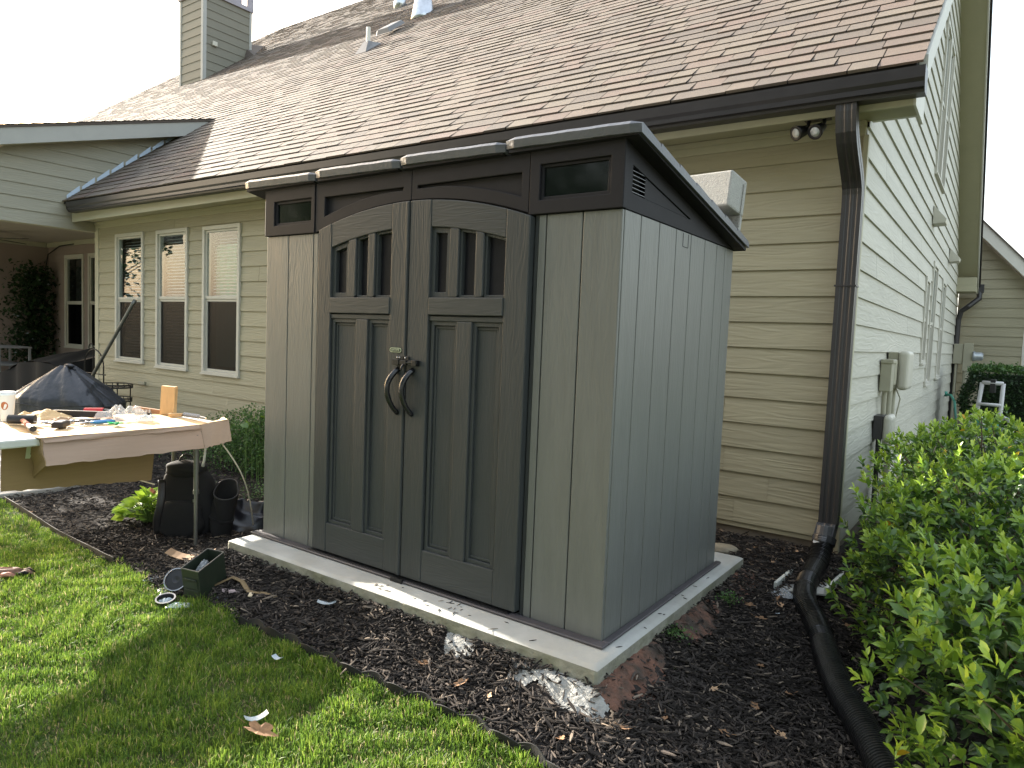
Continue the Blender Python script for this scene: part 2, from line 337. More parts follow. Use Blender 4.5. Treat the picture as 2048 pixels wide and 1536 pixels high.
def in_bed(x, y):
    ok = (y > np.interp(x, _ex, _ey)+.01) & (x > -6.2)
    ok &= ~((x > PAD[0]) & (x < PAD[1]) & (y > PAD[2]) & (y < PAD[3]))
    ok &= (y < 2.2) | (x > .45)
    return ok
def chips():
    P = []
    def region(x0, x1, y0, y1, dens):
        n = int((x1-x0)*(y1-y0)*dens); x = rng.uniform(x0, x1, n); y = rng.uniform(y0, y1, n); k = in_bed(x, y); return np.stack([x[k], y[k]], 1)
    P.append(region(-2.6, .9, -.9, .1, 13000)); P.append(region(.0, .95, .1, 2.2, 10000)); P.append(region(-3.6, -2.1, -.7, 1.4, 8500))
    P.append(region(-6.2, -3.6, -.6, 2.2, 1500)); P.append(region(-3.6, 0, 1.3, 2.2, 2500)); P.append(region(.95, 2.8, -1.6, 3.2, 1400)); P.append(region(.4, .95, 2.2, 3.4, 1200))
    P = np.concatenate(P); n = len(P)
    # the exposed clay and concrete spill carry few chips
    x, y = P[:, 0], P[:, 1]
    bare = (((x-.13)/.07)**2+((y+.0)/.30)**2 < 1) | (((x-.14)/.06)**2+((y-.62)/.2)**2 < 1)
    bare |= (((x+.0)/.20)**2+((y+.265)/.06)**2 < 1) | (((x+.53)/.08)**2+((y+.235)/.045)**2 < 1)
    k = ~bare | (rng.random(n) < .10); P = P[k]; n = len(P)
    z = gzv(P[:, 0], P[:, 1])+.012+rng.random(n)**1.5*.022
    L = .005+rng.random(n)**3.0*.030+.0035; W = .0014+rng.random(n)*.0036*(.5+L/.03); H = .0010+rng.random(n)*.0022
    big = rng.random(n) < .02; L[big] *= 1.8; W[big] *= 1.5
    yaw = rng.uniform(0, 2*np.pi, n); pit = rng.normal(0, .22, n); d = np.stack([np.cos(yaw)*np.cos(pit), np.sin(yaw)*np.cos(pit), np.sin(pit)], 1)
    B = basis(d, rng.normal(0, .5, n)); A = B*np.stack([W, L, H], 1)[:, None, :]
    pv = np.array([[-.30, -1, -.6], [.34, -.92, -.6], [1, -.2, -1], [.45, .95, -.5], [-.2, 1, -.5], [-1, .15, -1],
                   [-.2, -.9, .7], [.24, -.8, .9], [.72, -.15, 1], [.35, .75, .6], [-.15, .85, .8], [-.75, .1, 1.1]])
    pf = [(6, 7, 8, 11), (8, 9, 10, 11)]+[(i, (i+1) % 6, (i+1) % 6+6, i+6) for i in range(6)]
    inst(pv, np.array(pf), (A, np.c_[P, z]), np.clip(rng.random(n)*.93+rng.random(n)**6*.3, 0, 1), 'bark_mulch', 'chip', kind='stuff', label='dark shredded bark mulch covering the bed around the shed pad')
chips()
def grass():
    def region(x0, x1, y0, y1, dens):
        n = int((x1-x0)*(y1-y0)*dens); x = rng.uniform(x0, x1, n); y = rng.uniform(y0, y1, n); k = (y < np.interp(x, _ex, _ey)-.0) & ~((x > 1.0) & (y > -1.6)); return np.stack([x[k], y[k]], 1)
    P = np.concatenate([region(-2.6, .35, -1.75, -.5, 34000), region(-3.9, -2.6, -1.9, -.35, 24000), region(-6.2, -3.9, -2.2, 0, 12000), region(-4, 1.0, -3.2, -1.75, 4000), region(1.0, 3.5, -3.2, -1.0, 2500)])
    # tufts leaning over the edging
    ex = rng.uniform(-2.9, .25, 5200); ey = np.interp(ex, _ex, _ey)+rng.normal(-.028, .016, 5200); t_ = (ex < -1.5) & (ex > -2.9); ey[t_] += rng.random(t_.sum())*.07; P = np.concatenate([P, np.c_[ex, ey]])
    n = len(P); cl = .5+.5*np.sin(P[:, 0]*17+2*np.sin(P[:, 1]*13))*np.cos(P[:, 1]*19+np.sin(P[:, 0]*9)*2)
    h = (.015+.026*rng.random(n))*(0.6+.75*cl); h[-5200:] *= 1.25
    th = rng.uniform(0, 2*np.pi, n); lean = np.abs(rng.normal(.35, .35, n)); wd = .0011+rng.random(n)*.0011
    z = gzv(P[:, 0], P[:, 1])
    c, s_ = np.cos(th), np.sin(th); ph = th+rng.normal(0, .6, n)+np.pi/2; wx, wy = np.cos(ph)*wd, np.sin(ph)*wd
    V = np.zeros((n, 7, 3)); lv = [(0, 0, 1.), (.4, .22, .95), (.78, .62, .65), (1., 1.05, 0)]
    for i, (hz, ln, w_) in enumerate(lv):
        cx = P[:, 0]+c*h*lean*ln; cy = P[:, 1]+s_*h*lean*ln; cz = z+h*hz*(1-.25*lean*hz)
        if i < 3:
            V[:, 2*i] = np.stack([cx-wx*w_, cy-wy*w_, cz], 1); V[:, 2*i+1] = np.stack([cx+wx*w_, cy+wy*w_, cz], 1)
        else: V[:, 6] = np.stack([cx, cy, cz], 1)
    b = (np.arange(n)*7)[:, None]
    Fq = np.concatenate([b+np.array(t) for t in ([0, 1, 3], [0, 3, 2], [2, 3, 5], [2, 5, 4], [4, 5, 6])], 1).reshape(-1, 3)
    r = np.clip(rng.normal(.47, .22, n)+.34*(cl-.5), 0, .94); dry = rng.random(n) < .06+.10*(cl < .18); r[dry] = 1.
    npmesh('lawn_grass', V.reshape(-1, 3), Fq, 'grass', rnd=np.repeat(r, 5), kind='stuff', label='short bright green lawn grass in front of the shed')
grass()
def edging():
    m = MB(); n = 420; xs = np.linspace(-4.9, .62, n); prev = None
    vs = []
    for i, x in enumerate(xs):
        y = edge_y(x)+.004; g = gz(x, y); top = g+.040+(.016*abs(math.sin(x*26))-.004 if x > -2.0 else .008)+.004*math.sin(x*4)
        if -2.75 < x < -1.5: top = g+.012
        lean = .012*math.sin(x*26) if x > -2.0 else 0
        vs += [(x, y-.002, g-.02), (x, y-.002+lean, top), (x, y+.002+lean, top), (x, y+.002, g-.02)]
    fs = [(4*i+a, 4*i+b, 4*i+4+b, 4*i+4+a) for i in range(n-1) for a, b in ((0, 1), (1, 2), (2, 3))]
    m.add(vs, fs); m.build('lawn_edging', 'edging_black', label='black plastic edging strip between the lawn and the mulch', cat='edging')
edging()
def patch(name, mat, poly, off, amp, fr=1., res=.008, kind=None, label=None, cat=None):
    xs = [p[0] for p in poly]; ys = [p[1] for p in poly]; nx = int((max(xs)-min(xs))/res)+2; ny = int((max(ys)-min(ys))/res)+2
    def inside(x, y):
        c = False; j = len(poly)-1
        for i in range(len(poly)):
            a, b = poly[i], poly[j]
            if (a[1] > y) != (b[1] > y) and x < (b[0]-a[0])*(y-a[1])/(b[1]-a[1])+a[0]: c = not c
            j = i
        return c
    pts = {}; vs = []; fs = []
    def vid(i, j):
        if (i, j) not in pts:
            x = min(xs)+i*res; y = min(ys)+j*res
            vs.append((x, y, gz(x, y)+off+amp*(.6+hb(x*fr, y*fr)+random.uniform(-.12, .12)))); pts[(i, j)] = len(vs)-1
        return pts[(i, j)]
    for i in range(nx):
        for j in range(ny):
            x = min(xs)+(i+.5)*res; y = min(ys)+(j+.5)*res
            if inside(x+hb(y*2, x*2)*.012, y+hb(x*2, y*2)*.012): fs.append((vid(i, j), vid(i+1, j), vid(i+1, j+1), vid(i, j+1)))
    m = MB(); m.add(vs, fs)
    if cat:   # loose crumbs of set concrete over and around it
        x0_, x1_, y0_, y1_ = min(xs), max(xs), min(ys), max(ys)
        for _ in range(int((x1_-x0_)*(y1_-y0_)*26000)):
            x, y = random.uniform(x0_-.02, x1_+.02), random.uniform(y0_-.03, y1_)
            if not inside(x, y) and random.random() > .10: continue
            r = random.uniform(.0010, .0028)*(1.8 if random.random() < .08 else 1); z = gz(x, y)+off+amp*.6+random.uniform(-.002, .003)
            o = [Vector((random.uniform(.6, 1)*a, random.uniform(.6, 1)*b, random.uniform(.5, .9)*c))*r+Vector((x, y, z)) for a, b, c in ((1, 0, .1), (0, 1, 0), (-1, 0, .1), (0, -1, 0), (.1, 0, 1), (0, .1, -1))]
            m.add(o, [(0, 1, 4), (1, 2, 4), (2, 3, 4), (3, 0, 4), (1, 0, 5), (2, 1, 5), (3, 2, 5), (0, 3, 5)])
    return m.build(name, mat, kind=kind, label=label, cat=cat, fixn=False)
patch('spilled_concrete', 'concrete_spill', [(-.27, -.20), (-.10, -.20), (.08, -.215), (.155, -.235), (.16, -.31), (.10, -.335), (.0, -.30), (-.09, -.27), (-.14, -.255), (-.17, -.31), (-.25, -.33), (-.235, -.26)], .013, .0040, 1.4, .006, label='large patch of crumbly pale concrete spilled at the front corner of the pad', cat='concrete spill')
patch('spilled_concrete', 'concrete_spill', [(-.60, -.20), (-.46, -.20), (-.42, -.25), (-.47, -.29), (-.56, -.28)], .013, .0035, 1.4, .006, label='small patch of crumbly pale concrete by the pad under the right door', cat='concrete spill')
patch('clay_soil', 'clay', [(.085, -.21), (.085, .28), (.15, .26), (.21, .12), (.24, -.05), (.22, -.20), (.165, -.24)], .012, .012, kind='structure', label='bare red clay under the near side of the pad')
patch('clay_soil', 'clay', [(.085, .46), (.085, .86), (.16, .90), (.21, .72), (.20, .5)], .012, .012, kind='structure', label='bare red clay halfway along the side of the pad')
patch('clay_soil', 'clay', [(.09, 1.15), (.07, 1.50), (.17, 1.56), (.24, 1.34), (.19, 1.15)], .010, .010, kind='structure', label='bare red clay at the back corner of the pad')
patch('sandy_soil', 'sand', [(.165, -.235), (.215, -.22), (.235, -.27), (.22, -.33), (.165, -.335)], .014, .004, kind='structure', label='pale sandy soil beside the concrete spill')
def patio():
    m = MB(); m.prism([(-4.98, -.36), (-4.95, .02), (-5.22, .93), (-9.15, 1.1), (-9.15, 3.9), (-15.3, 3.9), (-15.3, -.36)], -.32, -.205, fXY)
    m.build('patio_slab', 'patio_stone', kind='structure', label='pale concrete patio slab by the porch', bevel=.01)
patio()
# ============================================================ PAD
def pad():
    x0, x1, y0, y1 = PAD; root = thing('concrete_pad', 'pale concrete slab with rough edges under the grey shed', 'slab', (-1.04, .63, -.07))
    m = MB(); nx, ny = 150, 110
    def top(u, v):
        x = x0+(x1-x0)*u; y = y0+(y1-y0)*v; e = min(u*(x1-x0), (1-u)*(x1-x0), v*(y1-y0), (1-v)*(y1-y0)); r = .012
        zz = -.0005-(r-math.sqrt(max(0, r*r-(r-min(e, r))**2)))*.8
        if e < .03: zz += .0015*hb(x*1.5, y*1.5)-.001
        if y < 0: zz -= .0035*max(0, 1-abs(x+.87)/.012)
        return (x, y, zz)
    m.grid(nx, ny, top); t = m.build('slab_top', 'concrete', root, smooth=True)
    m = MB(); per = []
    for a, b in (((x0, y0), (x1, y0)), ((x1, y0), (x1, y1)), ((x1, y1), (x0, y1)), ((x0, y1), (x0, y0))):
        L = math.hypot(b[0]-a[0], b[1]-a[1]); n = int(L/.012)
        for i in range(n): per.append((a[0]+(b[0]-a[0])*i/n, a[1]+(b[1]-a[1])*i/n, (b[1]-a[1])/L, -(b[0]-a[0])/L))
    n = len(per); rows = 8; vs = []
    for j in range(rows):
        for i, (x, y, nx_, ny_) in enumerate(per):
            t_ = j/(rows-1); bot = -.078-.010*hb(x*.9, y*.9)-.006*math.sin(x*9+y*7)
            z = -.010+(bot+.010)*t_; o = (.0035*hb(x*1.3+t_*.4, y*1.3-t_*.3)+.001)*(t_ > 0)-.010*(j == rows-1)
            if abs(x+.87) < .010 and y < 0: o -= .004
            vs.append((x+nx_*o, y+ny_*o, z if j < rows-1 else -.16))
    m.add(vs, [(j*n+i, j*n+(i+1) % n, (j+1)*n+(i+1) % n, (j+1)*n+i) for j in range(rows-1) for i in range(n)])
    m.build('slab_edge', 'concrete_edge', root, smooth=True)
pad()
# ============================================================ SHED
def shed():
    W, D, H = 2.13, 1.246, 1.638; sl = -.19584; zf = 1.892
    root = thing('garden_shed', 'grey plastic garden shed with dark trim, arched double doors and a slanted roof', 'shed', (-W/2, D/2, 0))
    # side / back walls: planks with grooves
    def planks(name, O, U, N, us, z0, z1, parent):
        m = MB()
        O, U, N = Vector(O), Vector(U), Vector(N)
        for a, b in zip(us[:-1], us[1:]):
            a += .0025; b -= .0025
            pts = [O+U*p+N*d+Vector((0, 0, z)) for d in (-.012, .004) for p, z in ((a, z0), (b, z0), (b, z1), (a, z1))]
            m.add(pts, [(0, 1, 2, 3), (7, 6, 5, 4), (0, 4, 5, 1), (1, 5, 6, 2), (2, 6, 7, 3), (3, 7, 4, 0)])
        return m.build(name, 'shed_panel', parent, bevel=.0028)
    ys = [0, .148, .321, .4955, .665, .838, 1.0, 1.12, 1.246]
    planks('side_wall', (0, 0, 0), (0, 1, 0), (1, 0, 0), [.006]+ys[1:], .004, H, root)
    planks('side_wall', (-W, 0, 0), (0, 1, 0), (-1, 0, 0), [.006]+ys[1:], .004, H, root)
    planks('back_wall', (-W, D, 0), (1, 0, 0), (0, 1, 0), list(np.linspace(.0, W, 13)), .004, H, root)
    planks('front_wall', (0, -.004, 0), (1, 0, 0), (0, -1, 0), [-.366, -.328, -.164, 0.004], .004, H, root)
    planks('front_wall', (0, -.004, 0), (1, 0, 0), (0, -1, 0), [-W-.004, -1.945, -1.742, -1.702], .004, H, root)
    m = MB(); m.box(-W+.014, -1.705, .002, .03, .0, 1.70); m.box(-.362, -.014, .002, .03, 0, 1.70); m.box(-.03, -.0125, .03, D-.02, 0, H); m.box(-W+.0125, -W+.03, .03, D-.02, 0, H)
    m.box(-1.702, -.366, .028, .034, .0, 1.86)
    m.box(-W, 0, .03, D, -.0, .006)
    m.build('wall_core', 'seam_black', root)
    for jx, jw, jy in ((-1.705, .030, -.004), (-.3855, .018, -.002)):
        m = MB(); m.box(jx, jx+jw, jy, .022, .004, 1.66); m.build('door_jamb', 'shed_door', root, bevel=.003)
    # small rectangular moulding mark on the side wall
    m = MB(); 
    for (a, b, c, d) in ((.568, .571, 1.575, 1.632), (.628, .631, 1.575, 1.632), (.571, .628, 1.572, 1.575)): m.box(.0041, .0052, a, b, c, d)
    m.build('moulding_mark', 'shed_dark', root)
    # doors
    def arc(x): # top of the door opening
        R_ = 2.05; t_ = x+1.05; return 1.748-(R_-math.sqrt(R_*R_-t_*t_))*1.0
    def door(x0, x1, wins, pans, right):
        fr = MB(); yF, yB = -.034, .004
        # stiles run the full height, rails between them
        a, b = wins[0][0]-.022, wins[-1][1]+.022; pa, pb = pans[0][0]-.018, pans[-1][1]+.018
        si = (a+pa)/2; so_ = (b+pb)/2
        def arcpoly(p, q, zlo, n=8): return [(p, zlo(p) if callable(zlo) else zlo)]+[(p+(q-p)*i/n, zlo(p+(q-p)*i/n)) for i in range(1, n) if callable(zlo)]+[(q, zlo(q) if callable(zlo) else zlo)]+[(q+(p-q)*i/n, arc(q+(p-q)*i/n)-.004) for i in range(n+1)]
        fr.prism(arcpoly(x0, si, .022), yF, yB, fXZ); fr.prism(arcpoly(so_, x1, .022), yF, yB, fXZ)
        fr.prism(rect(pans[0][1], pans[1][0], .172, 1.208), yF+.002, yB, fXZ)
        body = fr.build('door', 'shed_door', root, bevel=.004)
        ra = MB(); wtop = lambda x: arc(x)-.122
        for args in ((arcpoly(si, so_, wtop), yF+.0015, yB), (rect(si, so_, .022, .172), yF+.0015, yB), (rect(si, so_, 1.208, 1.232), yF+.006, yB), (rect(si, so_, 1.235, 1.312), yF-.004, yB)):
            ra = MB(); ra.prism(*args, fXZ); ra.build('door_rail', 'shed_door_rail', body, bevel=.004)
        # muntins between the window openings
        mu = MB()
        for (_, p), (q, _2) in zip(wins[:-1], wins[1:]):
            mu.prism([(p, 1.320), (p+.008, 1.312), (q-.008, 1.312), (q, 1.320), (q, wtop(q)), (p, wtop(p))], yF+.003, yB, fXZ)
        mu.build('muntin', 'shed_door', body, bevel=.004)
        # stepped mouldings round the recesses
        st = MB()
        def step(p, q, z0, zt, w_, y):
            st.ring([(p, z0), (q, z0), (q, zt(q)), (p, zt(p))], [(p+w_, z0+w_), (q-w_, z0+w_), (q-w_, zt(q-w_)-w_), (p+w_, zt(p+w_)-w_)], y, yB+.008, fXZ)
        for p, q in wins: step(p if p != wins[0][0] else a, q if q != wins[-1][1] else b, 1.312, wtop, .011 if p != wins[0][0] else .024, yF+.014)
        for p, q in pans: step(p-.016 if p == pans[0][0] else p, q+.016 if q == pans[1][1] else q, .172, lambda x: 1.208, .018, yF+.013); step(p+.004, q-.004, .192, lambda x: 1.188, .012, yF+.022)
        st.build('moulding', 'shed_door', body, bevel=.002)
        pn = MB()
        for p, q in pans: pn.prism(rect(p-.01, q+.01, .175, 1.205), yF+.027, .012, fXZ)
        pn.build('recessed_panel', 'shed_door', body)
        for p, q in wins:
            g = MB(); g.prism([(p-.005, 1.30), (q+.005, 1.30), (q+.005, wtop(q)+.005), (p-.005, wtop(p)+.005)], .002, .008, fXZ); g.build('window_pane', 'shed_pane', body)
        return body
    dl = door(-1.672, -1.048, [(-1.555, -1.452), (-1.398, -1.316), (-1.268, -1.176)], [(-1.553, -1.385), (-1.305, -1.178)], False)
    dr = door(-1.040, -.388, [(-.898, -.806), (-.755, -.662), (-.619, -.522)], [(-.892, -.752), (-.668, -.530)], True)
    m = MB(); m.prism(rect(-1.047, -1.041, .02, 1.735), -.030, .004, fXZ); m.build('door_seam', 'seam_black', dl)
    m = MB(); m.prism(rect(-1.066, -1.050, .022, 1.74), -.0385, -.030, fXZ); m.build('door_astragal', 'shed_door', dl, bevel=.003)
    # handles
    for d, hx in ((dl, -1.092), (dr, -1.000)):
        h = MB(); pts = []; rr = []
        for i in range(23):
            t_ = i/22; an = math.pi*t_
            pts.append((hx-.022*math.sin(an)**.8+.002, -.030-.052*math.sin(an)**.75, .985-.205*t_+.010*math.sin(an))); rr.append(.0155 if t_ < .25 else .0155-.003*(t_-.25))
        h.tube(pts, rr, 14, sq=(1.0, .85)); h.build('door_handle', 'black_handle', d, smooth=True)
    # slide bolt
    l = MB(); l.prism(rect(-1.100, -1.052, .998, 1.046), -.042, -.034, fXZ); l.prism(rect(-1.050, -1.020, 1.018, 1.046), -.042, -.036, fXZ)
    l.prism(rect(-1.105, -1.064, 1.004, 1.030), -.062, -.042, fXZ); l.prism(rect(-1.060, -1.020, 1.006, 1.028), -.060, -.042, fXZ); l.prism(rect(-.985, -.958, 1.004, 1.030), -.060, -.034, fXZ)
    l.tube([(-1.10, -.052, 1.017), (-.955, -.052, 1.017)], .006, 10); l.prism(rect(-1.012, -.988, 1.006, 1.028), -.056, -.040, fXZ)
    l.tube([(-1.035, -.060, 1.010), (-1.035, -.072, .994), (-1.035, -.074, .985)], .005, 8)
    lt = l.build('slide_bolt', 'black_metal', root, bevel=.002)
    for sx in (-1.090, -1.075, -1.040):
        s_ = MB(); s_.lathe([(.0, -.002), (.0042, 0), (.0035, .002), (.0, .003)], (sx, -.043, 1.038), 10, Matrix.Rotation(R(90), 3, 'X')); s_.build('screw', 'screw_steel', lt, smooth=True)
    # badge
    def pill(cx, cz, a, b, n=8):
        return [(cx+sx*(a-b)+b*math.cos(t), cz+b*math.sin(t)) for sx, t0 in ((1, -90), (-1, 90)) for t in [R(t0+180*i/n) for i in range(n+1)]]
    m = MB(); m.prism(pill(-1.108, 1.071, .040, .0125), -.0365, -.033, fXZ); bd = m.build('maker_badge', 'badge_dark', root)
    m = MB(); m.prism(pill(-1.108, 1.071, .037, .0102), -.0378, -.0366, fXZ); m.build('badge_plate', 'badge_face', bd)
    m = MB(); m.prism(pill(-1.108, 1.071, .033, .0076), -.0386, -.0379, fXZ); m.build('badge_field', 'badge_dark', bd)
    text_mesh('badge_lettering', 'LIFETIME', .0135, .0003, 'badge_face', bd, Matrix.Translation((-1.108, -.0392, 1.0708)) @ Matrix.Rotation(R(90), 4, 'X'))
    # header above the doors
    yh0, yh1 = -.016, .006; ztop = 1.888
    hd = MB(); 
    def ringpanel(mb, outer, inner, parent, pane='shed_pane'): mb.ring(outer, inner, yh0, yh1, fXZ)
    hd.ring(rect(-W-.008, -1.726, 1.640, ztop), rect(-2.058, -1.752, 1.692, 1.818), yh0-.004, yh1, fXZ)
    hd.ring(rect(-.408, .008, 1.640, ztop), rect(-.360, -.050, 1.694, 1.832), yh0-.004, yh1, fXZ)
    n = 12
    for xa, xb, ia, ib in ((-1.722, -1.056, -1.652, -1.108), (-1.054, -.412, -1.020, -.450)):
        lo = [(xa+(xb-xa)*i/n, arc(xa+(xb-xa)*i/n)+.002) for i in range(n+1)]
        li = [(ia+(ib-ia)*i/n, min(1.798, arc(ia+(ib-ia)*i/n)+.058)) for i in range(n+1)]
        outer = lo+[(xb, ztop), (xa, ztop)]; inner = li+[(ib, 1.812), (ia, 1.812)]
        hd.ring(outer, inner, yh0, yh1, fXZ)
    hp = hd.build('header_panel', 'shed_dark', root, bevel=.003)
    m = MB(); m.prism(rect(-1.70, -.42, 1.62, 1.86), .004, .014, fXZ); m.build('header_recess', 'shed_dark', hp)
    for o, i in ((rect(-2.058, -1.752, 1.692, 1.818), rect(-2.044, -1.766, 1.706, 1.804)), (rect(-.360, -.050, 1.694, 1.832), rect(-.348, -.064, 1.708, 1.820))):
        m = MB(); m.ring(o, i, yh0+.006, yh1+.002, fXZ); m.build('transom_frame', 'shed_dark', hp, bevel=.002)
    m = MB(); m.prism(rect(-2.05, -1.76, 1.70, 1.81), -.001, .003, fXZ); m.build('transom_window', 'transom_glass', root)
    m = MB(); m.prism(rect(-.352, -.060, 1.70, 1.825), -.001, .003, fXZ); m.build('transom_window', 'transom_glass', root)
    # side gables with a louvred vent
    for gx, sgn in ((0, 1), (-W, -1)):
        m = MB(); zr = lambda y: zf+sl*y-.002
        outer = [(-.012, 1.640), (D+.002, 1.640), (D+.002, zr(D)), (.50, zr(.5)), (-.012, zr(-.012))]
        inner = [(.050, 1.704), (.632, 1.698), (.632, 1.702), (.165, 1.786), (.050, 1.806)]
        a, b = gx+sgn*.007, gx-sgn*.006
        m.ring(outer, inner, a, b, fYZ); g = m.build('gable_panel', 'shed_dark', root, bevel=.0025)
        m = MB(); m.prism([(.166, 1.7035), (.626, 1.699), (.166, 1.783)], gx+sgn*.0035, gx-sgn*.004, fYZ); m.build('gable_recess', 'shed_dark', g, bevel=.002)
        m = MB(); m.prism([(.05, 1.70), (.166, 1.70), (.166, 1.79), (.05, 1.81)], gx-sgn*.020, gx-sgn*.024, fYZ); m.build('vent_back', 'seam_black', g)
        m = MB()
        for k in range(6):
            z = 1.713+.0155*k; a2, b2 = gx+sgn*.004, gx-sgn*.008
            m.add([(a2, .052, z-.004), (a2, .164, z-.004), (b2, .164, z+.002), (b2, .052, z+.002), (a2, .052, z-.0015), (a2, .164, z-.0015), (b2, .164, z+.0045), (b2, .052, z+.0045)], [(0, 1, 2, 3), (4, 7, 6, 5), (0, 4, 5, 1), (1, 5, 6, 2), (2, 6, 7, 3), (3, 7, 4, 0)])
        m.build('vent_louvre', 'shed_roof', g)
    # roof: four interlocking panels, stepped along the slope like shingles
    xs = [-2.292, -1.697, -1.107, -.517, .080]
    for i in range(4):
        xa, xb = xs[i]+.003, xs[i+1]-.003; m = MB(); prof = []
        y0, y1 = -.052, 1.262; nst = 7; N_ = 14
        def und(y): return zf+sl*y+.002
        # cross-section: underside then stepped top
        top = []
        for k in range(nst):
            ya = y0+(y1-y0)*k/nst; yb = y0+(y1-y0)*(k+1)/nst
            top += [(ya+.001, und(ya)+.038+(.006 if k == 0 else .008)), (yb-.016, und(yb-.016)+.040), (yb-.001, und(yb)+.031)]
        top[0] = (y0+.010, und(y0)+.043); poly = [(y0+.003, und(y0)+.000), (y0-.003, und(y0)+.030)]+top+[(y1, und(y1)+.004)]
        # rows across X with slight warp: the front rim droops to the right of each panel
        secs = []
        for s_ in range(N_+1):
            u = s_/N_; x = xa+(xb-xa)*u; dr_ = -.010*u+.0007*math.sin(u*23+i)*(0 < s_ < N_)
            e = .010 if s_ in (0, N_) else 0
            secs.append([(x, y+(e if y < 0 else 0), z+(dr_*max(0, 1-max(0, y)/1.2)) - (.008 if (s_ in (0, N_) and k_ > 1 and k_ < len(poly)-1) else 0)) for k_, (y, z) in enumerate(poly)])
        n = len(poly); vs = [p for s_ in secs for p in s_]
        fs = [(s_*n+a, s_*n+(a+1) % n, (s_+1)*n+(a+1) % n, (s_+1)*n+a) for s_ in range(N_) for a in range(n)]
        fs += [tuple(range(n)), tuple(range(N_*n+n-1, N_*n-1, -1))]
        m.add(vs, fs); rp = m.build('roof_panel', 'shed_roof', root)
        m = MB() # dark ribbed underside tray
        def tray(a, b, c, d, t0, t1): m.add([(a, c, und(c)+t0), (b, c, und(c)+t0), (b, d, und(d)+t0), (a, d, und(d)+t0), (a, c, und(c)+t1), (b, c, und(c)+t1), (b, d, und(d)+t1), (a, d, und(d)+t1)], [(0, 1, 2, 3), (4, 7, 6, 5), (0, 4, 5, 1), (1, 5, 6, 2), (2, 6, 7, 3), (3, 7, 4, 0)])
        tray(xa+.012, xb-.012, y0+.012, y1-.01, -.014, -.002)
        if i in (0, 3):
            pass
        m.build('roof_underside', 'shed_dark', rp)
    m = MB() # lead strips between roof and header
    m.box(-W, 0, .0, .02, 1.86, 1.888); m.build('top_rail', 'shed_dark', root)
    # base trim
    m = MB()
    m.prism([(-W-.045, -.060), (.036, -.060), (.036, -.012), (-W-.045, -.012)], .001, .013, fXY)
    m.prism([(.0045, -.012), (.036, -.012), (.036, .640), (.0045, .640)], .001, .013, fXY); m.prism([(.0045, .643), (.036, .643), (.036, 1.262), (.0045, 1.262)], .001, .013, fXY)
    m.prism([(-W-.036, -.012), (-W-.0045, -.012), (-W-.0045, 1.262), (-W-.036, 1.262)], .001, .013, fXY)
    m.build('base_trim', 'shed_trim', root, bevel=.006, bseg=3)
    m = MB(); m.box(-1.075, -1.000, -.066, -.050, .0, .020); m.box(-1.69, -.41, -.05, .0, .0131, .0175); m.build('threshold', 'black_metal', root, bevel=.002)
shed()
def wallblock():
    root = thing('concrete_block', 'rough grey concrete block lying at the back of the shed roof', 'block', (-.14, 1.10, 1.70))
    mt = Matrix.Translation((-.13, 1.065, 1.735)) @ Matrix.Rotation(R(-6), 4, 'Z') @ Matrix.Rotation(R(-9), 4, 'X')
    m = MB(); m.box(-.20, .195, -.085, .095, .068, .245, mt); m.build('block_body', 'concrete_block', root, bevel=.010)
    m = MB(); m.box(-.20, .190, .062, .095, -.004, .0675, mt); m.box(-.20, -.1, -.085, .0615, -.004, .0675, mt); m.box(.197, .203, .045, .050, .0, .22, mt); m.build('block_shell', 'concrete_block', root, bevel=.004)
wallblock()
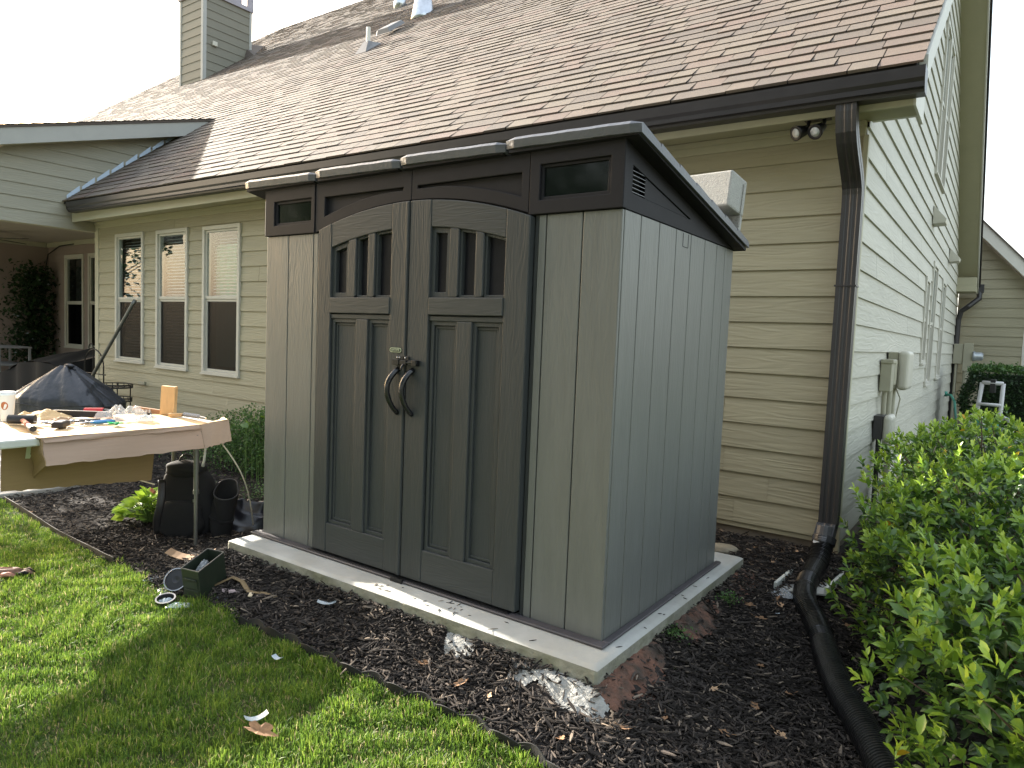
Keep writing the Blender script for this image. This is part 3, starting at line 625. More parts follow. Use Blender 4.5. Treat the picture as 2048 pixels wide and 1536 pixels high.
# ============================================================ HOUSE
XC, YW = .425, 2.2            # corner of the front wall and the gable wall
def zroof(x, y): return 2.609-.0078*x+.785*(y-1.75)
RIDGE_Y = 6.5
def zgable(y): return (zroof(.4, y) if y < RIDGE_Y else zroof(.4, RIDGE_Y)-.74*(y-RIDGE_Y))
def siding(m, O, U, N, u0, u1, z0, z1, holes=(), ulim=None, ex=.163, ph=.6566, joints=True, lap=.013):
    O, U, N = Vector(O), Vector(U), Vector(N)
    k0 = math.floor((z0-ph)/ex); k1 = math.ceil((z1-ph)/ex)
    for k in range(k0, k1):
        zb = ph+k*ex; zt = zb+ex; lo = max(zb, z0); hi = min(zt, z1)
        if hi-lo < .004: continue
        br = sorted({lo, hi} | {z for h in holes for z in (h[2], h[3]) if lo < z < hi})
        js = []
        if joints:
            x = u0+random.uniform(.6, 3.4)
            while x < u1: js.append(x); x += random.choice((3.6, 2.4, 1.8))
        rr_ = {}
        for a, b in zip(br[:-1], br[1:]):
            zm = (a+b)/2; iv = [(u0, u1)]
            cuts = [(h[0], h[1]) for h in holes if h[2] < zm < h[3]]+[(j-.0016, j+.0016) for j in js]
            for c, d in cuts:
                nv = []
                for p, q in iv:
                    if d <= p or c >= q: nv.append((p, q)); continue
                    if c > p: nv.append((p, c))
                    if d < q: nv.append((d, q))
                iv = nv
            for j in js:
                if any(h[0]-.01 < j < h[1]+.01 and h[2] < zm < h[3] for h in holes): continue
                if ulim and not (ulim(b)[0]+.02 < j < ulim(b)[1]-.02): continue
                t1, t2 = lap*(1-(a-zb)/ex)-.001, lap*(1-(b-zb)/ex)-.001; m.add([O+U*(j-.004)+Vector((0, 0, a))+N*t1, O+U*(j+.004)+Vector((0, 0, a))+N*t1, O+U*(j+.004)+Vector((0, 0, b))+N*t2, O+U*(j-.004)+Vector((0, 0, b))+N*t2], [(0, 1, 2, 3)])
            for p, q in iv:
                of = lambda z: lap*(1-(z-zb)/ex)+.002
                pa, qa, pb, qb = p, q, p, q
                if ulim:
                    la, lb = ulim(a), ulim(b); pa, qa = max(p, la[0]), min(q, la[1]); pb, qb = max(p, lb[0]), min(q, lb[1])
                    if qa-pa < .005: continue
                    if qb < pb: pb = qb = (pb+qb)/2
                P = lambda u, z, d: O+U*u+Vector((0, 0, z))+N*d
                m.add([P(pa, a, of(a)), P(qa, a, of(a)), P(qb, b, of(b)), P(pb, b, of(b))], [(0, 1, 2, 3)], rr_.setdefault(sum(j < (p+q)/2 for j in js), random.random()))
                if abs(a-zb) < 1e-6: m.add([P(pa, a, of(a)), P(qa, a, of(a)), P(qa, a, -.004), P(pa, a, -.004)], [(3, 2, 1, 0)])
def window(parent, O, U, N, u0, u1, z0, z1, zm, cas=.045, blind=None, proud=.03, label=None, depth=.12):
    """a hung window; rect is the outside of the casing"""
    O, U, N = Vector(O), Vector(U), Vector(N); f = lambda p, q, d: tuple(O+U*p+Vector((0, 0, q))+N*d)
    m = MB(); a, b, c, d = u0, u1, z0, z1
    m.ring(rect(a, b, c+.02, d), rect(a+cas, b-cas, c+cas, d-cas), proud, -.05, f)
    m.prism(rect(a-.012, b+.012, c, c+.0195), proud+.012, -.02, f)
    wn = m.build('window', 'window_frame', parent, bevel=.003, label=label)
    i0, i1, j0, j1 = a+cas, b-cas, c+cas, d-cas; s_ = .026
    m = MB(); m.ring(rect(i0+.001, i1-.001, zm, j1-.001), rect(i0+s_, i1-s_, zm+.035, j1-s_), proud-.018, -.04, f)
    m.ring(rect(i0+.001, i1-.001, j0+.001, zm-.002), rect(i0+s_, i1-s_, j0+s_, zm-.028), proud-.028, -.05, f); m.build('sash', 'window_frame', wn, bevel=.002)
    m = MB(); m.prism(rect(i0+s_-.004, i1-s_+.004, zm+.03, j1-s_+.004), proud-.030, proud-.034, f); m.build('pane', 'glass', wn)
    m = MB(); m.prism(rect(i0+s_-.004, i1-s_+.004, j0+s_-.004, zm-.024), proud-.040, proud-.044, f); m.build('pane', 'screen', wn)
    m = MB(); q = [f(x, z, t) for t in (-.06, -.06-depth) for x, z in rect(a+.02, b-.02, c+.02, d-.02)]
    m.add(q, [(4, 5, 6, 7), (0, 1, 5, 4), (1, 2, 6, 5), (2, 3, 7, 6), (3, 0, 4, 7)]); m.build('window_recess', 'room_dark', wn)
    if blind:
        m = MB(); z = j1-.02
        top = j0+.04 if blind == 'full' else zm-.05
        sag = 0
        while z > top:
            th = .017; yb = -.075; sag = .003*math.sin(z*40)
            m.add([f(i0+.01, z-.008, yb), f(i1-.01, z-.008+sag, yb), f(i1-.01, z+.009+sag, yb-.028), f(i0+.01, z+.009, yb-.028)], [(0, 1, 2, 3)]); z -= .038 if blind != 'closed' else .024
        m.build('blind', 'blind', wn)
    return wn
def house():
    root = thing('house', 'beige lap-sided house with a brown shingle roof behind the grey shed', 'house', (-4, 7, -.15))
    ztop = 2.485
    # front wall ---------------------------------------------------
    wins = [(-8.600, -7.862, .598, 2.292), (-7.545, -6.818, .572, 2.283), (-6.495, -5.752, .562, 2.272)]
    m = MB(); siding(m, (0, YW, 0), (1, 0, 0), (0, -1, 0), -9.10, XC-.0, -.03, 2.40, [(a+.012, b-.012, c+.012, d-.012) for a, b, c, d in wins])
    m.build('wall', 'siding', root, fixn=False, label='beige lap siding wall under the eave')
    m = MB(); m.box(-9.19, XC-.012, YW+.016, YW+.2, -.6, -.025); m.box(XC-.21, XC-.02, YW+.2, 12, -.6, -.025); m.build('foundation', 'foundation', root)
    m = MB(); m.box(-9.2, -9.10, YW-.018, YW+.06, -.1, 2.40); m.box(-9.2, -9.188, YW+.06, 3.93, -.1, 2.7); m.build('corner_board', 'trim_cream', root, bevel=.003)
    m = MB(); m.box(-9.2, XC, YW-.020, YW+.02, 2.40, ztop); m.box(-9.2, XC, YW-.034, YW-.0205, 2.45, ztop); m.build('frieze_board', 'soffit', root, bevel=.006)
    for (a, b, c, d), zm, bl in zip(wins, (1.425, 1.435, 1.440), ('full', 'full', 'top')):
        wn = window(root, (0, YW, 0), (1, 0, 0), (0, -1, 0), a, b, c, d, zm, blind=bl)
        if bl == 'top':
            m = MB(); m.grid(14, 2, lambda u, v: (a+.09+(b-a-.17)*u, YW+.10+.012*math.sin(u*26), c+.1+(d-c-.3)*v)); m.build('curtain', 'curtain_green', wn, smooth=True)
    m = MB(); m.prism(rect(-7.95, -7.80, .335, .375), -.02, -.04, lambda p, q, d: (p, YW+d, q)); m.build('outlet_cover', 'box_beige', root, bevel=.004)
    # gable wall ---------------------------------------------------
    Y1 = 11.55
    bw = [(6.20, 6.62, 1.02, 1.96), (6.92, 7.52, .76, 2.20), (8.35, 8.98, .80, 2.12)]
    uw = (6.22, 7.30, 3.02, 4.62)
    def ulim(z):
        lo = 1.75+(z+.14-2.609)/.785; hi = RIDGE_Y+(zroof(.4, RIDGE_Y)-.14-z)/.74; return (max(YW, lo), min(Y1+.5, hi))
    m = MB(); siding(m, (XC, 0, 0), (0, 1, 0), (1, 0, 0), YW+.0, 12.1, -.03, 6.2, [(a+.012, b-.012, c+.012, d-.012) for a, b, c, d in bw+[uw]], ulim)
    m.build('wall', 'siding_side_lit', root, fixn=False, label='lap siding gable wall round the right corner, coloured paler for the skylight on it')
    m = MB(); m.box(XC-.01, XC+.019, YW-.024, YW+.012, -.08, 2.40); m.build('corner_board', 'trim_cream', root, bevel=.003)
    for (a, b, c, d) in bw: window(root, (XC, 0, 0), (0, 1, 0), (1, 0, 0), a, b, c, d, c+(d-c)*.50, blind='full', proud=.026, cas=.05)
    a, b, c, d = uw; window(root, (XC, 0, 0), (0, 1, 0), (1, 0, 0), a, (a+b)/2, c, d, c+.8, blind='full'); window(root, (XC, 0, 0), (0, 1, 0), (1, 0, 0), (a+b)/2+.002, b, c, d, c+.8, blind='full')
    # eave: gutter, fascia, soffit --------------------------------
    gx0, gx1 = -9.02, .745; dz = lambda x: -.0078*x
    prof = [(1.750, 2.602), (1.757, 2.602), (1.757, 2.594), (1.768, 2.594), (1.768, 2.520), (1.785, 2.505), (1.870, 2.505), (1.870, 2.602), (1.874, 2.602), (1.874, 2.470), (1.800, 2.470), (1.765, 2.495), (1.752, 2.560)]
    prof = [(1.750, 2.602), (1.764, 2.602), (1.764, 2.500), (1.864, 2.500), (1.864, 2.600), (1.872, 2.600), (1.872, 2.478), (1.785, 2.478), (1.782, 2.492), (1.768, 2.505), (1.768, 2.520), (1.752, 2.545)]
    m = MB(); n = len(prof); vs = [(x, y, z+dz(x)) for x in (gx0, gx1) for y, z in prof]; m.add(vs, [tuple(range(n)), tuple(range(2*n-1, n-1, -1))]+[(i, i+n, (i+1) % n+n, (i+1) % n) for i in range(n)])
    m.add([(x, y, z+dz(x)) for x in (gx1-.001, gx1+.003) for y, z in ((1.750, 2.604), (1.752, 2.545), (1.768, 2.505), (1.785, 2.478), (1.872, 2.478), (1.872, 2.604))], [(0, 1, 2, 3, 4, 5), (11, 10, 9, 8, 7, 6)]+[(i, i+6, (i+1) % 6+6, (i+1) % 6) for i in range(6)])
    m.add([(x, y, z+dz(x)) for x in (gx0-.003, gx0+.001) for y, z in ((1.750, 2.604), (1.752, 2.545), (1.768, 2.505), (1.785, 2.478), (1.872, 2.478), (1.872, 2.604))], [(0, 1, 2, 3, 4, 5), (11, 10, 9, 8, 7, 6)]+[(i, i+6, (i+1) % 6+6, (i+1) % 6) for i in range(6)])
    m.build('gutter', 'gutter_brown', root)
    m = MB(); m.box(-9.15, .690, 1.875, 1.895, ztop-.045, 2.60); m.build('fascia', 'trim_cream', root, bevel=.003)
    m = MB(); m.box(-9.15, .690, 1.8955, YW+.02, ztop+.0005, ztop+.012); m.build('soffit', 'soffit', root)
    # box return at the corner
    m = MB(); m.box(XC+.02, .690, YW+.021, YW+.055, ztop-.0, ztop+.32); m.prism([(1.876, ztop-.045), (YW+.055, ztop-.045), (YW+.055, ztop+.34), (1.876, ztop+.09)], .6905, .703, fYZ); m.build('soffit_return', 'trim_white', root, bevel=.002)
    # rakes
    def slab(parent, name, mat, x0, x1, y0, y1, fn, t0, t1, **k):
        mm = MB(); mm.add([(x, y, fn(x, y)+t) for t in (t0, t1) for x, y in ((x0, y0), (x1, y0), (x1, y1), (x0, y1))], [(0, 1, 2, 3), (7, 6, 5, 4), (0, 4, 5, 1), (1, 5, 6, 2), (2, 6, 7, 3), (3, 7, 4, 0)]); return mm.build(name, mat, parent, **k)
    near = lambda x, y: zroof(x, y); far = lambda x, y: zroof(x, RIDGE_Y)-.74*(y-RIDGE_Y)
    slab(root, 'rake_board', 'trim_white', .704, .7435, 1.874, RIDGE_Y, near, -.155, -.012); slab(root, 'rake_soffit', 'soffit', XC+.001, .7035, YW+.06, RIDGE_Y, near, -.148, -.134)
    FY = 11.9
    slab(root, 'rake_board', 'trim_white', .704, .722, RIDGE_Y+.001, FY, far, -.155, -.012); slab(root, 'rake_soffit', 'soffit', XC+.001, .7035, RIDGE_Y+.001, FY-.3, far, -.148, -.134)
    ze = far(0, FY)
    m = MB(); m.box(XC+.001, .7035, FY-.55, FY-.02, ze-.16, ze-.06); m.box(XC+.001, .7035, FY-.545, FY-.30, ze-.0595, ze+.07); m.build('soffit_return', 'soffit', root, bevel=.004)
    m = MB(); m.box(XC-.5, .80, FY, FY+.11, ze-.14, ze+.0); m.tube([(.74, FY+.05, ze-.13), (.74, FY+.02, ze-.24), (.60, FY-.05, ze-.38), (.50, FY-.02, ze-.46), (.47, FY, ze-.6), (.47, FY, 1.2), (.47, FY, -.1)], .055, 8, sq=(1, .8)); m.build('gutter', 'downspout_brown', root, bevel=.004)
    # roof decks --------------------------------------------------
    XT = -5.6
    slab(root, 'roof_deck', 'roof_under', XT, .703, 1.790, RIDGE_Y, near, -.045, -.006); slab(root, 'roof_deck', 'roof_under', XT, .742, RIDGE_Y+.001, FY+.04, far, -.045, -.006)
    slab(root, 'roof_deck', 'roof_under', -9.18, XT-.001, 1.790, 11.9, near, -.045, -.006)
    m = MB(); pl = [(-9.181, 3.6), (-9.181, 11.9), (-18.7, 12.0), (-20.6, 8.6), (-21.5, 6.6), (-21.5, 3.6)]
    m.add([(x, y, near(x, y)+t) for t in (-.045, -.006) for x, y in pl], [tuple(range(6)), tuple(range(11, 5, -1))]+[(i, i+6, (i+1) % 6+6, (i+1) % 6) for i in range(6)]); m.build('roof_deck', 'roof_under', root)
    # far side of the tall roof and its end wall
    m = MB(); yr = 11.95
    m.add([(XT, yr, near(XT, yr)), (-18.7, yr, near(-18.7, yr)), (-18.7, 22, 2.8), (XT, 22, 2.8), (XT, RIDGE_Y, near(XT, RIDGE_Y)-.05), (XT, 21.9, 2.7), (-21.5, 6.6, near(-21.5, 6.6)-.05), (-21.5, 6.6, 2.5), (-21.5, 22, 2.8)], [(0, 1, 2, 3), (4, 0, 5), (6, 1, 2, 8), (7, 6, 8)])
    m.build('roof_back', 'roof_under', root)
    # shingles ----------------------------------------------------
    cs = 1/math.sqrt(1+.785**2); V = []; Fq = []; rn = []
    ex = .143; ncr = int((12.0-1.775)/cs/ex)+1
    def left(y): return -9.17 if y < 3.72 else (-21.4+ (y-6.6)*(.9/2.0) if y > 6.6 else -21.4) if y < 8.6 else -20.6+(y-8.6)*(1.9/3.4)
    upv = Vector((0, cs, .785*cs)); nv = Vector((0, -.785*cs, cs))
    for c in range(ncr):
        s0 = c*ex; y0 = 1.772+s0*cs
        xr = .737 if y0 < RIDGE_Y-.1 else XT
        x = xr; xl = left(y0); tone = random.random(); fine = y0 < 7
        while x > xl:
            wd = random.uniform(.12, .36); x2 = max(xl, x-wd); g = .0030
            thick = random.choice((.0045, .0095)); lift = .004
            a, b = x2+g, x-g
            if b-a > .01:
                jag = random.uniform(-.002, .002)
                base = Vector((0, y0, 0)); z = lambda xx, s_: Vector((xx, 1.772+(s0+s_)*cs, zroof(xx, 1.772+(s0+s_)*cs)))
                p = [z(a, jag)+nv*(lift+thick), z(b, jag)+nv*(lift+thick), z(b, ex+.004)+nv*lift*.6, z(a, ex+.004)+nv*lift*.6, z(a, jag)-nv*.004, z(b, jag)-nv*.004]
                n_ = len(V); V += [tuple(v) for v in p]; Fq += [(n_, n_+1, n_+2, n_+3), (n_+4, n_+5, n_+1, n_)]
                r = random.random() if thick > .006 else random.random()*.8; rn += [r, r]
            x = x2
    npmesh('roof', V, Fq, 'shingle', root, rn, label='brown and tan laminated shingles in staggered courses')
    # far slope of the gable end, a few courses thick at the verge
    V = []; Fq = []; rn = []
    for c in range(48):
        y0 = RIDGE_Y+c*.1149; y1 = y0+.1149; za, zb = far(0, y0), far(0, y1)
        x = .750
        while x > XT:
            x2 = max(XT, x-random.uniform(.2, .36)); n_ = len(V)
            V += [(x2+.002, y0, za+.004), (x-.002, y0, za+.004), (x-.002, y1, zb+.013), (x2+.002, y1, zb+.013), (x2+.002, y1, zb), (x-.002, y1, zb)]; Fq += [(n_, n_+3, n_+2, n_+1), (n_+3, n_+4, n_+5, n_+2)]; r = random.random(); rn += [r, r]; x = x2
    npmesh('roof', V, Fq, 'shingle', root, rn)
    # downspout ---------------------------------------------------
    m = MB()
    def box_tube(path, hw, hd):
        path = [Vector(p) for p in path]; vs = []
        for i, p in enumerate(path):
            t = (path[min(i+1, len(path)-1)]-path[max(i-1, 0)]).normalized(); side = Vector((1, 0, 0)); dn = t.cross(side).normalized()
            rib = [(-1, -1), (-.6, -1), (-.5, -.93), (-.2, -.93), (-.1, -1), (.1, -1), (.2, -.93), (.5, -.93), (.6, -1), (1, -1), (1, -.2), (.95, 0), (1, .2), (1, 1), (-1, 1), (-1, .2), (-.95, 0), (-1, -.2)]
            vs += [p+side*hw*a+dn*hd*(-b) for a, b in rib]
        n = 18; m.add(vs, [(i*n+k, i*n+(k+1) % n, (i+1)*n+(k+1) % n, (i+1)*n+k) for i in range(len(path)-1) for k in range(n)]+[tuple(range(n)), tuple((len(path)-1)*n+k for k in range(n))])
    pts = [(.382, 1.835, 2.50), (.383, 1.835, 2.44), (.384, 1.842, 2.40)]
    for i in range(9):
        t_ = i/8; pts.append((.385+.007*S(t_), 1.845+.275*S(t_), 2.39-.34*t_))
    pts += [(.392, 2.125, 1.98), (.392, 2.125, 1.9), (.391, 2.125, 1.0), (.389, 2.125, .12)]
    for i in range(5):
        t_ = (i+1)/5; pts.append((.386-.01*t_, 2.125-.07*t_, .12-.11*t_))
    box_tube(pts, .052, .040); m.build('downspout', 'downspout_brown', root)
    m = MB(); m.box(.332, .4495, 2.082, 2.172, 1.52, 1.53); m.build('downspout_strap', 'downspout_brown', root)
    # flood light ------------------------------------------------
    m = MB(); m.box(.135, .275, 1.90, 2.0, ztop-.030, ztop-.0005); m.tube([(.165, 1.95, ztop-.02), (.165, 1.93, ztop-.06), (.150, 1.925, ztop-.075)], .011, 8); m.tube([(.245, 1.95, ztop-.02), (.250, 1.93, ztop-.055), (.245, 1.925, ztop-.07)], .011, 8)
    fl = m.build('flood_light', 'lamp_black', root, bevel=.003)
    for cx, dr_, in ((.132, Vector((-.55, -.70, -.35))), (.222, Vector((-.25, -.85, -.55)))):
        dr_.normalize(); q = dr_.to_track_quat('Z', 'Y').to_matrix(); c = Vector((cx, 1.925, ztop-.092))
        m = MB(); m.lathe([(.0, -.065), (.018, -.062), (.024, -.045), (.030, -.01), (.040, .030), (.043, .045), (.036, .043), (.0, .040)], c, 20, q); m.build('lamp_head', 'lamp_black', fl, smooth=True)
        m = MB(); m.lathe([(.0, .0405), (.027, .0415), (.027, .0435), (.0, .046)], c, 20, q); m.build('lens', 'lens', fl, smooth=True)
    # utility boxes on the gable wall ----------------------------
    X = XC+.015
    m = MB(); m.box(X, X+.075, 3.36, 3.52, .86, 1.09); m.box(X, X+.085, 3.35, 3.53, 1.065, 1.095); m.tube([(X+.035, 3.40, .87), (X+.035, 3.40, .60)], .018, 8); m.build('utility_box', 'box_beige', root, bevel=.006)
    m = MB(); m.box(X, X+.075, 3.56, 3.68, .90, 1.09)
    m.tube([(X+.04, 3.62, .91), (X+.04, 3.60, .4)], .024, 8); m.build('utility_box', 'box_beige', root, bevel=.010)
    m = MB(); m.box(X, X+.07, 3.72, 3.98, .87, 1.15); m.tube([(X+.04, 3.80, .88), (X+.04, 3.80, -.2)], .024, 8); ub = m.build('utility_box', 'box_beige', root, bevel=.006)
    m = MB(); m.box(X+.0705, X+.15, 3.70, 4.00, .86, 1.16); m.build('box_cover', 'box_cover', ub, bevel=.03, bseg=4)
    m = MB(); m.box(X, X+.06, 3.22, 3.42, .52, .69); m.tube([(X+.03, 3.28, .53), (X+.03, 3.28, -.2)], .014, 8); m.tube([(X+.03, 3.34, .53), (X+.03, 3.34, -.2)], .014, 8); ub = m.build('utility_box', 'downspout_brown', root, bevel=.004)
    m = MB(); m.box(X+.0605, X+.12, 3.21, 3.43, .50, .70); m.build('box_cover', 'box_cover', ub, bevel=.03, bseg=4)
    m = MB(); m.tube([(X+.05, 3.85, .88), (X+.08, 3.95, .78), (X+.06, 3.92, .62), (X+.05, 3.75, .52), (X+.05, 3.55, .55), (X+.04, 3.42, .66)], .005, 6); m.build('cable', 'box_beige', root)
    # hooded vents
    for y, z in ((6.5, 2.60), (9.3, 2.50)):
        m = MB(); m.add([(XC+.012, y-.12, z+.13), (XC+.012, y+.12, z+.13), (XC+.012, y+.12, z-.07), (XC+.012, y-.12, z-.07), (XC+.14, y-.12, z-.02), (XC+.14, y+.12, z-.02), (XC+.13, y-.12, z-.06), (XC+.13, y+.12, z-.06)], [(0, 1, 5, 4), (0, 4, 6, 3), (1, 2, 7, 5), (4, 5, 7, 6), (0, 3, 2, 1), (3, 6, 7, 2)]); m.build('hooded_vent', 'box_cover', root, bevel=.004)
    # electric meter at the inner corner
    m = MB(); m.box(XC+.02, XC+.16, 11.72, 11.80, .98, 1.32); m.box(XC+.165, XC+.30, 11.70, 11.80, .86, 1.34); m.tube([(XC+.22, 11.75, .9), (XC+.22, 11.75, -.2)], .045, 10); m.tube([(XC+.07, 11.76, 1.0), (XC+.07, 11.76, -.2)], .02, 8); mb_ = m.build('meter_box', 'box_beige', root, bevel=.008)
    m = MB(); m.lathe([(.0, 0), (.085, 0), (.085, .03), (.075, .035), (.07, .13), (.05, .15), (0, .152)], (XC+.30, 11.74, 1.12), 20, Matrix.Rotation(R(90), 3, 'Y') @ Matrix.Identity(3)); m.build('meter_dial', 'meter_glass', mb_, smooth=True)
    # chimney ----------------------------------------------------
    cx0, cx1, cy0, cy1 = -16.42, -15.38, 7.36, 8.66; zt = 9.22
    m = MB(); siding(m, (0, cy0, 0), (1, 0, 0), (0, -1, 0), cx0, cx1, 6.6, zt, ph=6.6, joints=False, ex=.205); siding(m, (cx1, 0, 0), (0, 1, 0), (1, 0, 0), cy0, cy1, 6.6, zt, ph=6.6, joints=False, ex=.205)
    m.box(cx0, cx1-.02, cy0+.02, cy1, 6.6, zt); ch = m.build('chimney', 'siding_chimney', root, fixn=False, label='tall siding-clad chimney')
    m = MB(); m.box(cx1-.07, cx1+.022, cy0-.024, cy0+.0, 6.6, zt); m.box(cx1+.001, cx1+.024, cy0+.0, cy0+.07, 6.6, zt); m.box(cx0-.02, cx0+.06, cy0-.024, cy0+.05, 6.6, zt); m.box(cx1-.02, cx1+.024, cy1-.05, cy1+.02, 6.6, zt); m.build('corner_board', 'fascia_grey', ch, bevel=.003)
    m = MB(); m.box(cx0-.05, cx1+.05, cy0-.05, cy1+.05, zt, zt+.10); m.box(cx0-.03, cx1+.03, cy0-.03, cy1-.28, zt+.10, zt+.75); m.box(cx1-.03, cx1+.03, cy1-.1, cy1+.05, zt+.1, zt+.75); m.box(cx0-.05, cx1+.05, cy0-.05, cy1+.05, zt+.75, zt+.8); m.build('chimney_cap', 'rust_metal', ch)
    m = MB(); m.box(cx1+.012, cx1+.07, cy0+.22, cy0+.34, 8.02, 8.13); m.build('chimney_vent', 'box_cover', ch, bevel=.01)
    m = MB(); za = near(cx1, cy1-.3); m.add([(cx1+.5, cy1-.2, near(cx1, cy1-.2)-.02), (cx0-.5, cy1-.2, near(cx1, cy1-.2)-.02), ((cx0+cx1)/2, cy1-.02, near(0, cy1)+.55), ((cx0+cx1)/2, cy1+1.0, near(0, cy1+1.0)+.0), (cx1+.55, cy1, near(0, cy1)), (cx0-.5, cy1, near(0, cy1))], [(0, 4, 3, 2), (2, 3, 5, 1), (0, 2, 1)]); m.build('chimney_cricket', 'shingle', ch)
    # roof fittings
    def on(x, y): return Vector((x, y, near(x, y)))
    p = on(-7.47, 5.52); m = MB(); m.tube([p, p+Vector((0, 0, .34))], .035, 12); pv = m.build('vent_pipe', 'trim_white', root, smooth=False)
    m = MB(); m.add([p+Vector(v) for v in ((-.13, -.17, -.12), (.13, -.17, -.12), (.15, .14, .12), (-.15, .14, .12), (-.05, -.05, .11), (.05, -.05, .11), (.05, .05, .13), (-.05, .05, .13))], [(0, 1, 5, 4), (1, 2, 6, 5), (2, 3, 7, 6), (3, 0, 4, 7), (4, 5, 6, 7)]); m.build('pipe_boot', 'vent_grey', pv)
    p = on(-7.72, 6.25); m = MB(); m.add([p+Vector(v) for v in ((-.16, -.19, -.08), (.16, -.19, -.08), (.16, .17, .20), (-.16, .17, .20), (-.13, -.20, .0), (.13, -.20, .0), (.12, .12, .24), (-.12, .12, .24))], [(0, 1, 5, 4), (1, 2, 6, 5), (2, 3, 7, 6), (3, 0, 4, 7), (4, 5, 6, 7)]); m.build('roof_vent', 'vent_grey', root, bevel=.01)
    p = on(-7.75, 7.05); m = MB(); m.lathe([(.23, -.16), (.20, -.05), (.13, .42), (.0, .42)], p, 24); fl_ = m.build('flue_cone', 'galv', root, smooth=True)
    m = MB(); m.lathe([(.17, .42), (.17, .47), (.10, .50), (.10, .9), (.2, .92), (.0, .95)], p, 24); m.build('flue_cap', 'vent_grey', fl_, smooth=True)
    p = on(-9.9, 8.6); m = MB(); m.lathe([(.14, -.1), (.12, .25), (.0, .27)], p, 16); m.build('vent_pipe', 'galv', root, smooth=True)
    # porch wing -------------------------------------------------
    XP = -9.185; yf = .97; pr = lambda y: 3.431+.295*(y-1.005)
    m = MB(); ul = lambda z: (max(yf, 1.005+(z+.16-3.431)/.295), 1.75+(z-2.609-.072)/.785 if z > 2.68 else 3.9)
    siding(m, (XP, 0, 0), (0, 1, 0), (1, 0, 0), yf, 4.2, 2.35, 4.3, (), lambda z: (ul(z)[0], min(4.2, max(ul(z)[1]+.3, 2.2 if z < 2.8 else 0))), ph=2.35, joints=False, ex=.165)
    m.build('wall', 'siding_porch_shaded', root, fixn=False, label='siding of the porch gable facing the shed')
    m = MB(); m.box(XP-.16, XP-.002, yf, YW+.0, 2.35, 2.62); m.box(-11.6, XP-.165, yf, yf+.10, 2.35, 3.2); m.build('porch_beam', 'trim_cream', root, bevel=.003)
    sl_ = lambda x, y: pr(y)
    slab(root, 'porch_fascia', 'fascia_grey', -8.955, -8.93, yf-.03, 3.80, sl_, -.205, -.006); slab(root, 'porch_soffit', 'soffit', XP+.014, -8.956, yf-.03, 3.7, sl_, -.200, -.188)
    slab(root, 'porch_roof', 'shingle', -11.6, -8.915, yf-.05, 3.95, sl_, -.004, .028)
    V = MB()
    for k in range(24):
        y = yf-.05+k*.137; V.box(-9.4, -8.905, y, y+.135, 0, 0.001) if False else V.add([(x, yy, pr(yy)+t) for x in (-9.3, -8.900) for yy, t in ((y, .040), (y+.140, .030), (y, .026))], [(0, 1, 4, 3), (0, 3, 5, 2)])
    V.build('porch_shingle', 'shingle', root, rnd=True)
    m = MB()
    for k in range(10):
        y = 1.82+k*.19; y2 = y+.16; x = XP+.018
        m.add([(x, y, zroof(x, y)+.01), (x+.004, y2, zroof(x, y2)+.01), (x+.004, y2, zroof(x, y2)+.085), (x, y, zroof(x, y)+.055)], [(0, 1, 2, 3)])
    m.build('step_flashing', 'flash_blue', root)
    YB = 3.93
    m = MB(); m.box(-15.3, -9.2, .99, YB, 2.69, 2.72); m.build('porch_ceiling', 'porch_ceiling', root)
    pw = [(-14.50, -13.66, .55, 2.42), (-13.46, -12.62, .55, 2.42), (-11.2, -10.3, .55, 2.42)]
    m = MB(); siding(m, (0, YB, 0), (1, 0, 0), (0, -1, 0), -15.3, -9.2, -.115, 2.69, [(a+.012, b-.012, c+.012, d-.012) for a, b, c, d in pw], joints=False); m.build('wall', 'porch_wall', root, fixn=False, label='shaded back wall of the porch')
    m = MB(); siding(m, (-15.3, 0, 0), (0, 1, 0), (1, 0, 0), .75, YB, -.115, 2.69, joints=False); m.build('wall', 'porch_wall', root, fixn=False, label='shaded left wall of the porch')
    m = MB(); m.box(-15.3, -9.2, YB-.05, YB-.016, 2.60, 2.69); m.box(-15.284, -15.25, .75, YB-.06, 2.60, 2.69); m.build('crown_board', 'trim_cream', root, bevel=.005)
    for a, b, c, d in pw: window(root, (0, YB, 0), (1, 0, 0), (0, -1, 0), a, b, c, d, 1.46, cas=.06)
    # rear wing beyond the inner corner --------------------------
    YF = 12.15; rk = lambda x: 3.50-1.10*(x-.62)*1.0
    m = MB(); siding(m, (0, YF, 0), (1, 0, 0), (0, -1, 0), XC+.01, 4.2, -.2, 3.8, [(1.40, 2.3, -.3, 1.66)], lambda z: (XC+.01, .62+(3.50-.28-z)/1.10), joints=False); m.build('wall', 'siding', root, fixn=False, label='siding of the rear wing beyond the inner corner')
    def raker(name, mat, x0, x1, ya, yb, t0, t1):
        mm = MB(); mm.add([(x, y, rk(x)+t) for t in (t0, t1) for x, y in ((x0, ya), (x1, ya), (x1, yb), (x0, yb))], [(0, 1, 2, 3), (7, 6, 5, 4), (0, 4, 5, 1), (1, 5, 6, 2), (2, 6, 7, 3), (3, 7, 4, 0)]); return mm.build(name, mat, root)
    raker('rake_board', 'trim_white', .3, 4.2, YF-.30, YF-.275, -.26, -.02); raker('rake_soffit', 'soffit', .3, 4.2, YF-.27, YF-.0, -.25, -.235); raker('roof_deck', 'shingle', .3, 4.25, YF-.33, YF+6, -.018, .012)
    m = MB(); m.box(1.402, 1.50, YF-.03, YF+.02, -.2, 1.66); m.box(1.502, 2.3, YF-.03, YF+.02, 1.55, 1.66); m.box(1.502, 2.3, YF-.01, YF+.01, -.2, 1.548); m.build('rear_door', 'trim_white', root, bevel=.004)
house()
